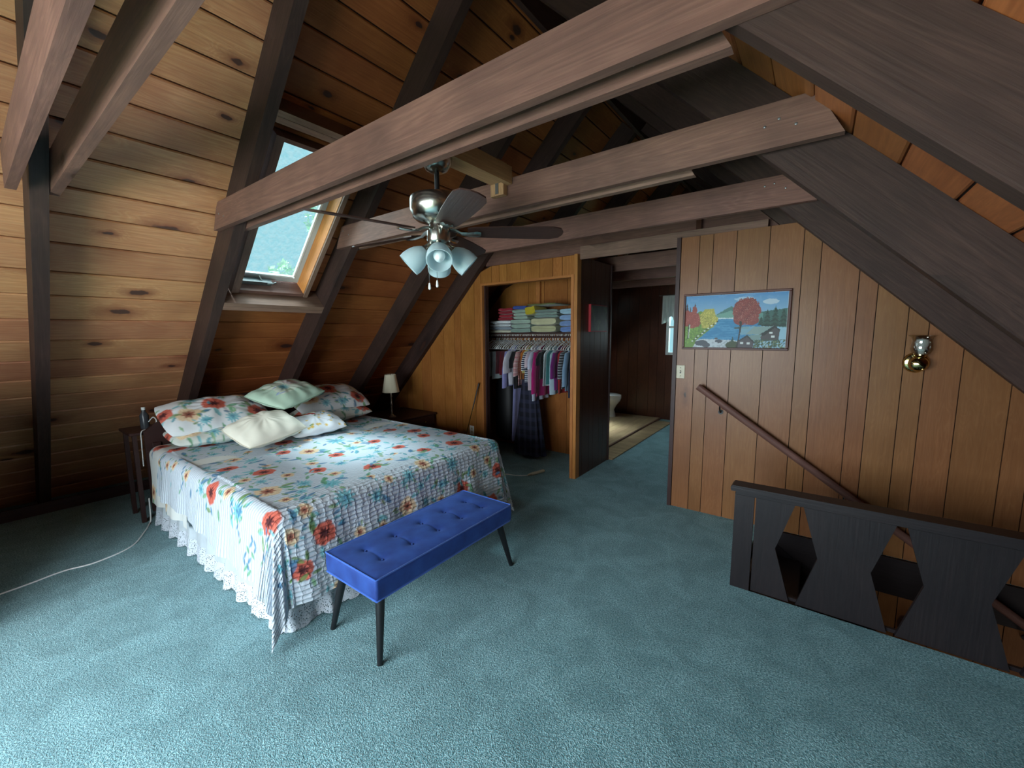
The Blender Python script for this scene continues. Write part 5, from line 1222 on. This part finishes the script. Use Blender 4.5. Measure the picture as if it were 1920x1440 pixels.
G_ = [
 ('white_skirt', 'pale grey skirt at the left end of the closet rod', -3.50, .33, '#c3c8cb', dict(kind='skirt', top=1.36, w=.16, flare=.1)),
 ('white_skirt', 'white and aqua skirt beside the dark red trousers', -3.44, .36, '#cfdde0', dict(kind='skirt', top=1.36, w=.16, flare=.12)),
 ('trousers', 'dark red trousers folded over the leftmost of two hangers', -3.37, .30, '#5b1220', dict(kind='trousers', top=1.37, w=.17)),
 ('trousers', 'dark red trousers folded over a hanger beside the white shirt', -3.30, .31, '#6a1626', dict(kind='trousers', top=1.37, w=.17)),
 ('shirt', 'periwinkle long sleeved shirt hanging behind the white shirt', -3.19, .52, '#8f8fc4', dict(sleeve=.46)),
 ('shirt', 'white shirt with wide short sleeves', -3.15, .50, '#d3d1dd', dict(sleeve=.27, slw=.12)),
 ('shirt', 'black short sleeved shirt behind the red striped shirt', -3.08, .55, '#15151b', dict(sleeve=.2)),
 ('shirt', 'red and white striped shirt', -3.015, .50, '#d8cfcd', dict(sleeve=.30, stripe=('#a33a48', .016, .5))),
 ('shirt', 'orange sleeveless top beside the striped shirts', -2.965, .42, '#cf7a2c', dict()),
 ('shirt', 'yellow top half hidden by the navy striped shirt', -2.925, .34, '#d8cf83', dict()),
 ('shirt', 'navy and white striped shirt with short sleeves', -2.885, .45, '#d9dde4', dict(sleeve=.22, stripe=('#1c2440', .024, .5), slw=.09)),
 ('shirt', 'pale pink shirt hanging behind the navy striped shirt', -2.845, .55, '#cdb9c2', dict(sleeve=.18)),
 ('shirt', 'long light grey shirt reaching below the striped shirts', -2.80, .68, '#c4cbe0', dict(sleeve=.2)),
 ('shirt', 'long magenta shirt in the middle of the closet', -2.745, .62, '#a81c68', dict(sleeve=.5)),
 ('shirt', 'black top between the magenta and the white shirt', -2.68, .40, '#16161c', dict(sleeve=.15)),
 ('shirt', 'white sleeveless shirt right of the magenta shirt', -2.62, .48, '#dfe9ec', dict(flare=.1)),
 ('shirt', 'teal top right of the white sleeveless shirt', -2.575, .46, '#3f7f80', dict()),
 ('shirt', 'pale blue long shirt beside the purple top', -2.53, .58, '#b9d2df', dict()),
 ('shirt', 'purple top in the right half of the closet', -2.48, .52, '#6b2268', dict(sleeve=.3)),
 ('shirt', 'bright red blouse showing below the purple top', -2.43, .56, '#b32a2a', dict()),
 ('shirt', 'black and white plaid shirt near the right end of the rod', -2.38, .50, '#8d9096', dict(sleeve=.3, stripe=('#22262c', .03, .5))),
 ('shirt', 'light denim shirt near the right end', -2.32, .52, '#7e9cb8', dict(sleeve=.38)),
 ('jacket', 'navy blue jacket at the right end of the closet rod', -2.24, .72, '#141d33', dict(sleeve=.5, th=.04)),
 ('jacket', 'dark slate jacket against the right closet wall', -2.165, .62, '#20263a', dict(sleeve=.4)),
]
free = list(HANG)
for i, (nm, lb, x, L, c, kw) in enumerate(G_):
    garment(nm, lb, x, L, c, seed=i, **kw)
    hgr = min(free, key=lambda h: abs(h.matrix_basis.translation.x-x)); free.remove(hgr)
    hgr.matrix_basis = Matrix.Translation((x, RODY, RODZ+.0185)); lab = 'white hanger holding the '+lb
    hgr['label'] = lab if len(lab.split()) <= 16 else ' '.join(lab.split()[:14])
# long dark plaid skirt below the shirts
def plaid():
    t = NT('dark_plaid'); tc = t.n('ShaderNodeTexCoord'); sx = t.n('ShaderNodeSeparateXYZ'); t.l(tc.outputs['Object'], sx.inputs[0])
    a = t.math('GREATER_THAN', t.math('FRACT', t.math('MULTIPLY', sx.outputs[2], 9.0)), .55); b = t.math('GREATER_THAN', t.math('FRACT', t.math('MULTIPLY', t.math('ADD', sx.outputs[0], sx.outputs[1]), 11.0)), .6)
    c = t.mix(a, lin('#0d1020'), lin('#1e2238')); c = t.mix(t.math('MULTIPLY', b, .5), c, lin('#3a3a4e')); t.l(c, t.b.inputs['Base Color']); t.b.inputs['Roughness'].default_value = .9; return t.m
sk_ = thing('long_skirt', 'long dark plaid skirt hanging below the shirts', 'skirt', (-2.95, 4.2, .05), 'clothes hanging in the closet')
nu, nz_ = 72, 30; P = np.zeros((nu, nz_, 3))
for j, t in enumerate(np.linspace(0, 1, nz_)):
    for i, a in enumerate(np.linspace(0, 2*PI, nu, endpoint=False)):
        r = 1+.10*t*math.sin(a*9+1)+.04*math.sin(a*5); P[i, j] = (-2.92+(.10+.13*t)*r*math.cos(a), 4.30+(.06+.06*t)*r*math.sin(a), 1.05-t*1.0+.012*math.sin(a*9)*t)
V, Fq = gridmesh(P, True); smoothed(fixn(obj('cloth', V.tolist(), Fq.tolist()+[[i*nz_ for i in range(nu)][::-1]], plaid(), sk_)), 70)
MB().lathe([(.10, 0), (.108, .0), (.108, .04), (.10, .04)], 40, Matrix.Translation((-2.92, 4.30, 1.045)) @ Matrix.Diagonal((1, .6, 1, 1)), closed=True).done('waistband', fab('#15151b'), sk_)
MB().tube([(-2.92, 4.30, 1.06), (-2.92, 4.33, 1.3), (-2.92, RODY, RODZ+.015)], .003, 6).done('hanging_loop', M_BLACK, sk_)
ls = thing('robe', 'long periwinkle robe edge hanging behind the plaid skirt', 'robe', (-3.12, 4.45, .2), 'clothes hanging in the closet')
P = np.zeros((30, 20, 3))
for j, t in enumerate(np.linspace(0, 1, 20)):
    for i, a in enumerate(np.linspace(0, 2*PI, 30, endpoint=False)): P[i, j] = (-3.13-.06*t+.03*(1+.3*math.sin(a*4))*math.cos(a), 4.40+.12*math.sin(a), 1.45-t*1.28)
V, Fq = gridmesh(P, True); smoothed(fixn(obj('cloth', V.tolist(), Fq.tolist(), fab('#7f80ab'), ls)), 70)
gb = thing('garment_bag', 'black garment bag hanging in the dark left end of the closet', 'garment bag', (-3.42, 4.48, .15))
loft([[(-3.42+rx*math.copysign(abs(math.cos(q))**.6, math.cos(q)), 4.46+ry*math.sin(q), z) for q in np.linspace(0, 2*PI, 28, endpoint=False)] for (z, rx, ry) in ((.14, .12, .06), (.18, .15, .09), (.5, .16, .10), (.9, .15, .09), (1.02, .10, .07), (1.05, .03, .03))], plain('black_nylon', '#0d0d10', rough=.6, noise=.3), 'bag', gb)
lb_ = thing('closet_bulb', 'small white bulb holder above the closet shelf', 'bulb', (-2.42, 4.66, 2.12))
smoothed(MB().lathe([(0, 0), (.035, 0), (.038, .02), (.025, .035), (.028, .05), (.020, .07), (0, .078)], 20, frame((1, 0, 0), (0, 0, 1), (0, -1, 0), (-2.42, 4.698, 2.12))).done('holder', M_WHITE, lb_))
# unseen chest behind the camera, added to shade the low left corner
ch = thing('shading_chest', 'unseen dark chest added behind the camera to shade the low left corner', 'chest', (-3.88, -.65, 0))
CH = (-4.40, -3.35, -1.00, -.30, 0.0, 1.30)
MB().box(CH[0], CH[1], CH[2], CH[3], .04, 1.27, .005).done('body', M_TRIMD, ch, axes=AX_X); MB().box(CH[0]-.015, CH[1]+.015, CH[2], CH[3]+.015, 1.271, CH[5], .005).done('top', M_TRIMD, ch, axes=AX_X); B('plinth', CH[0]+.02, CH[1]-.02, CH[2]+.02, CH[3]-.02, 0, .039, M_TRIMD, ch)
for k in range(5):
    for j in range(2):
        xa = CH[0]+.03+j*.51; d_ = MB().box(xa, xa+.48, CH[3]+.001, CH[3]+.016, .08+k*.235, .295+k*.235, .003).done('drawer', M_TRIMD, ch, axes=AX_X)
        for q in (.12, .36): MB().lathe([(0, 0), (.008, 0), (.013, .018), (0, .026)], 10, frame((1, 0, 0), (0, 0, -1), (0, 1, 0), (xa+q, CH[3]+.016, .19+k*.235))).done('knob', M_BRASS, d_)
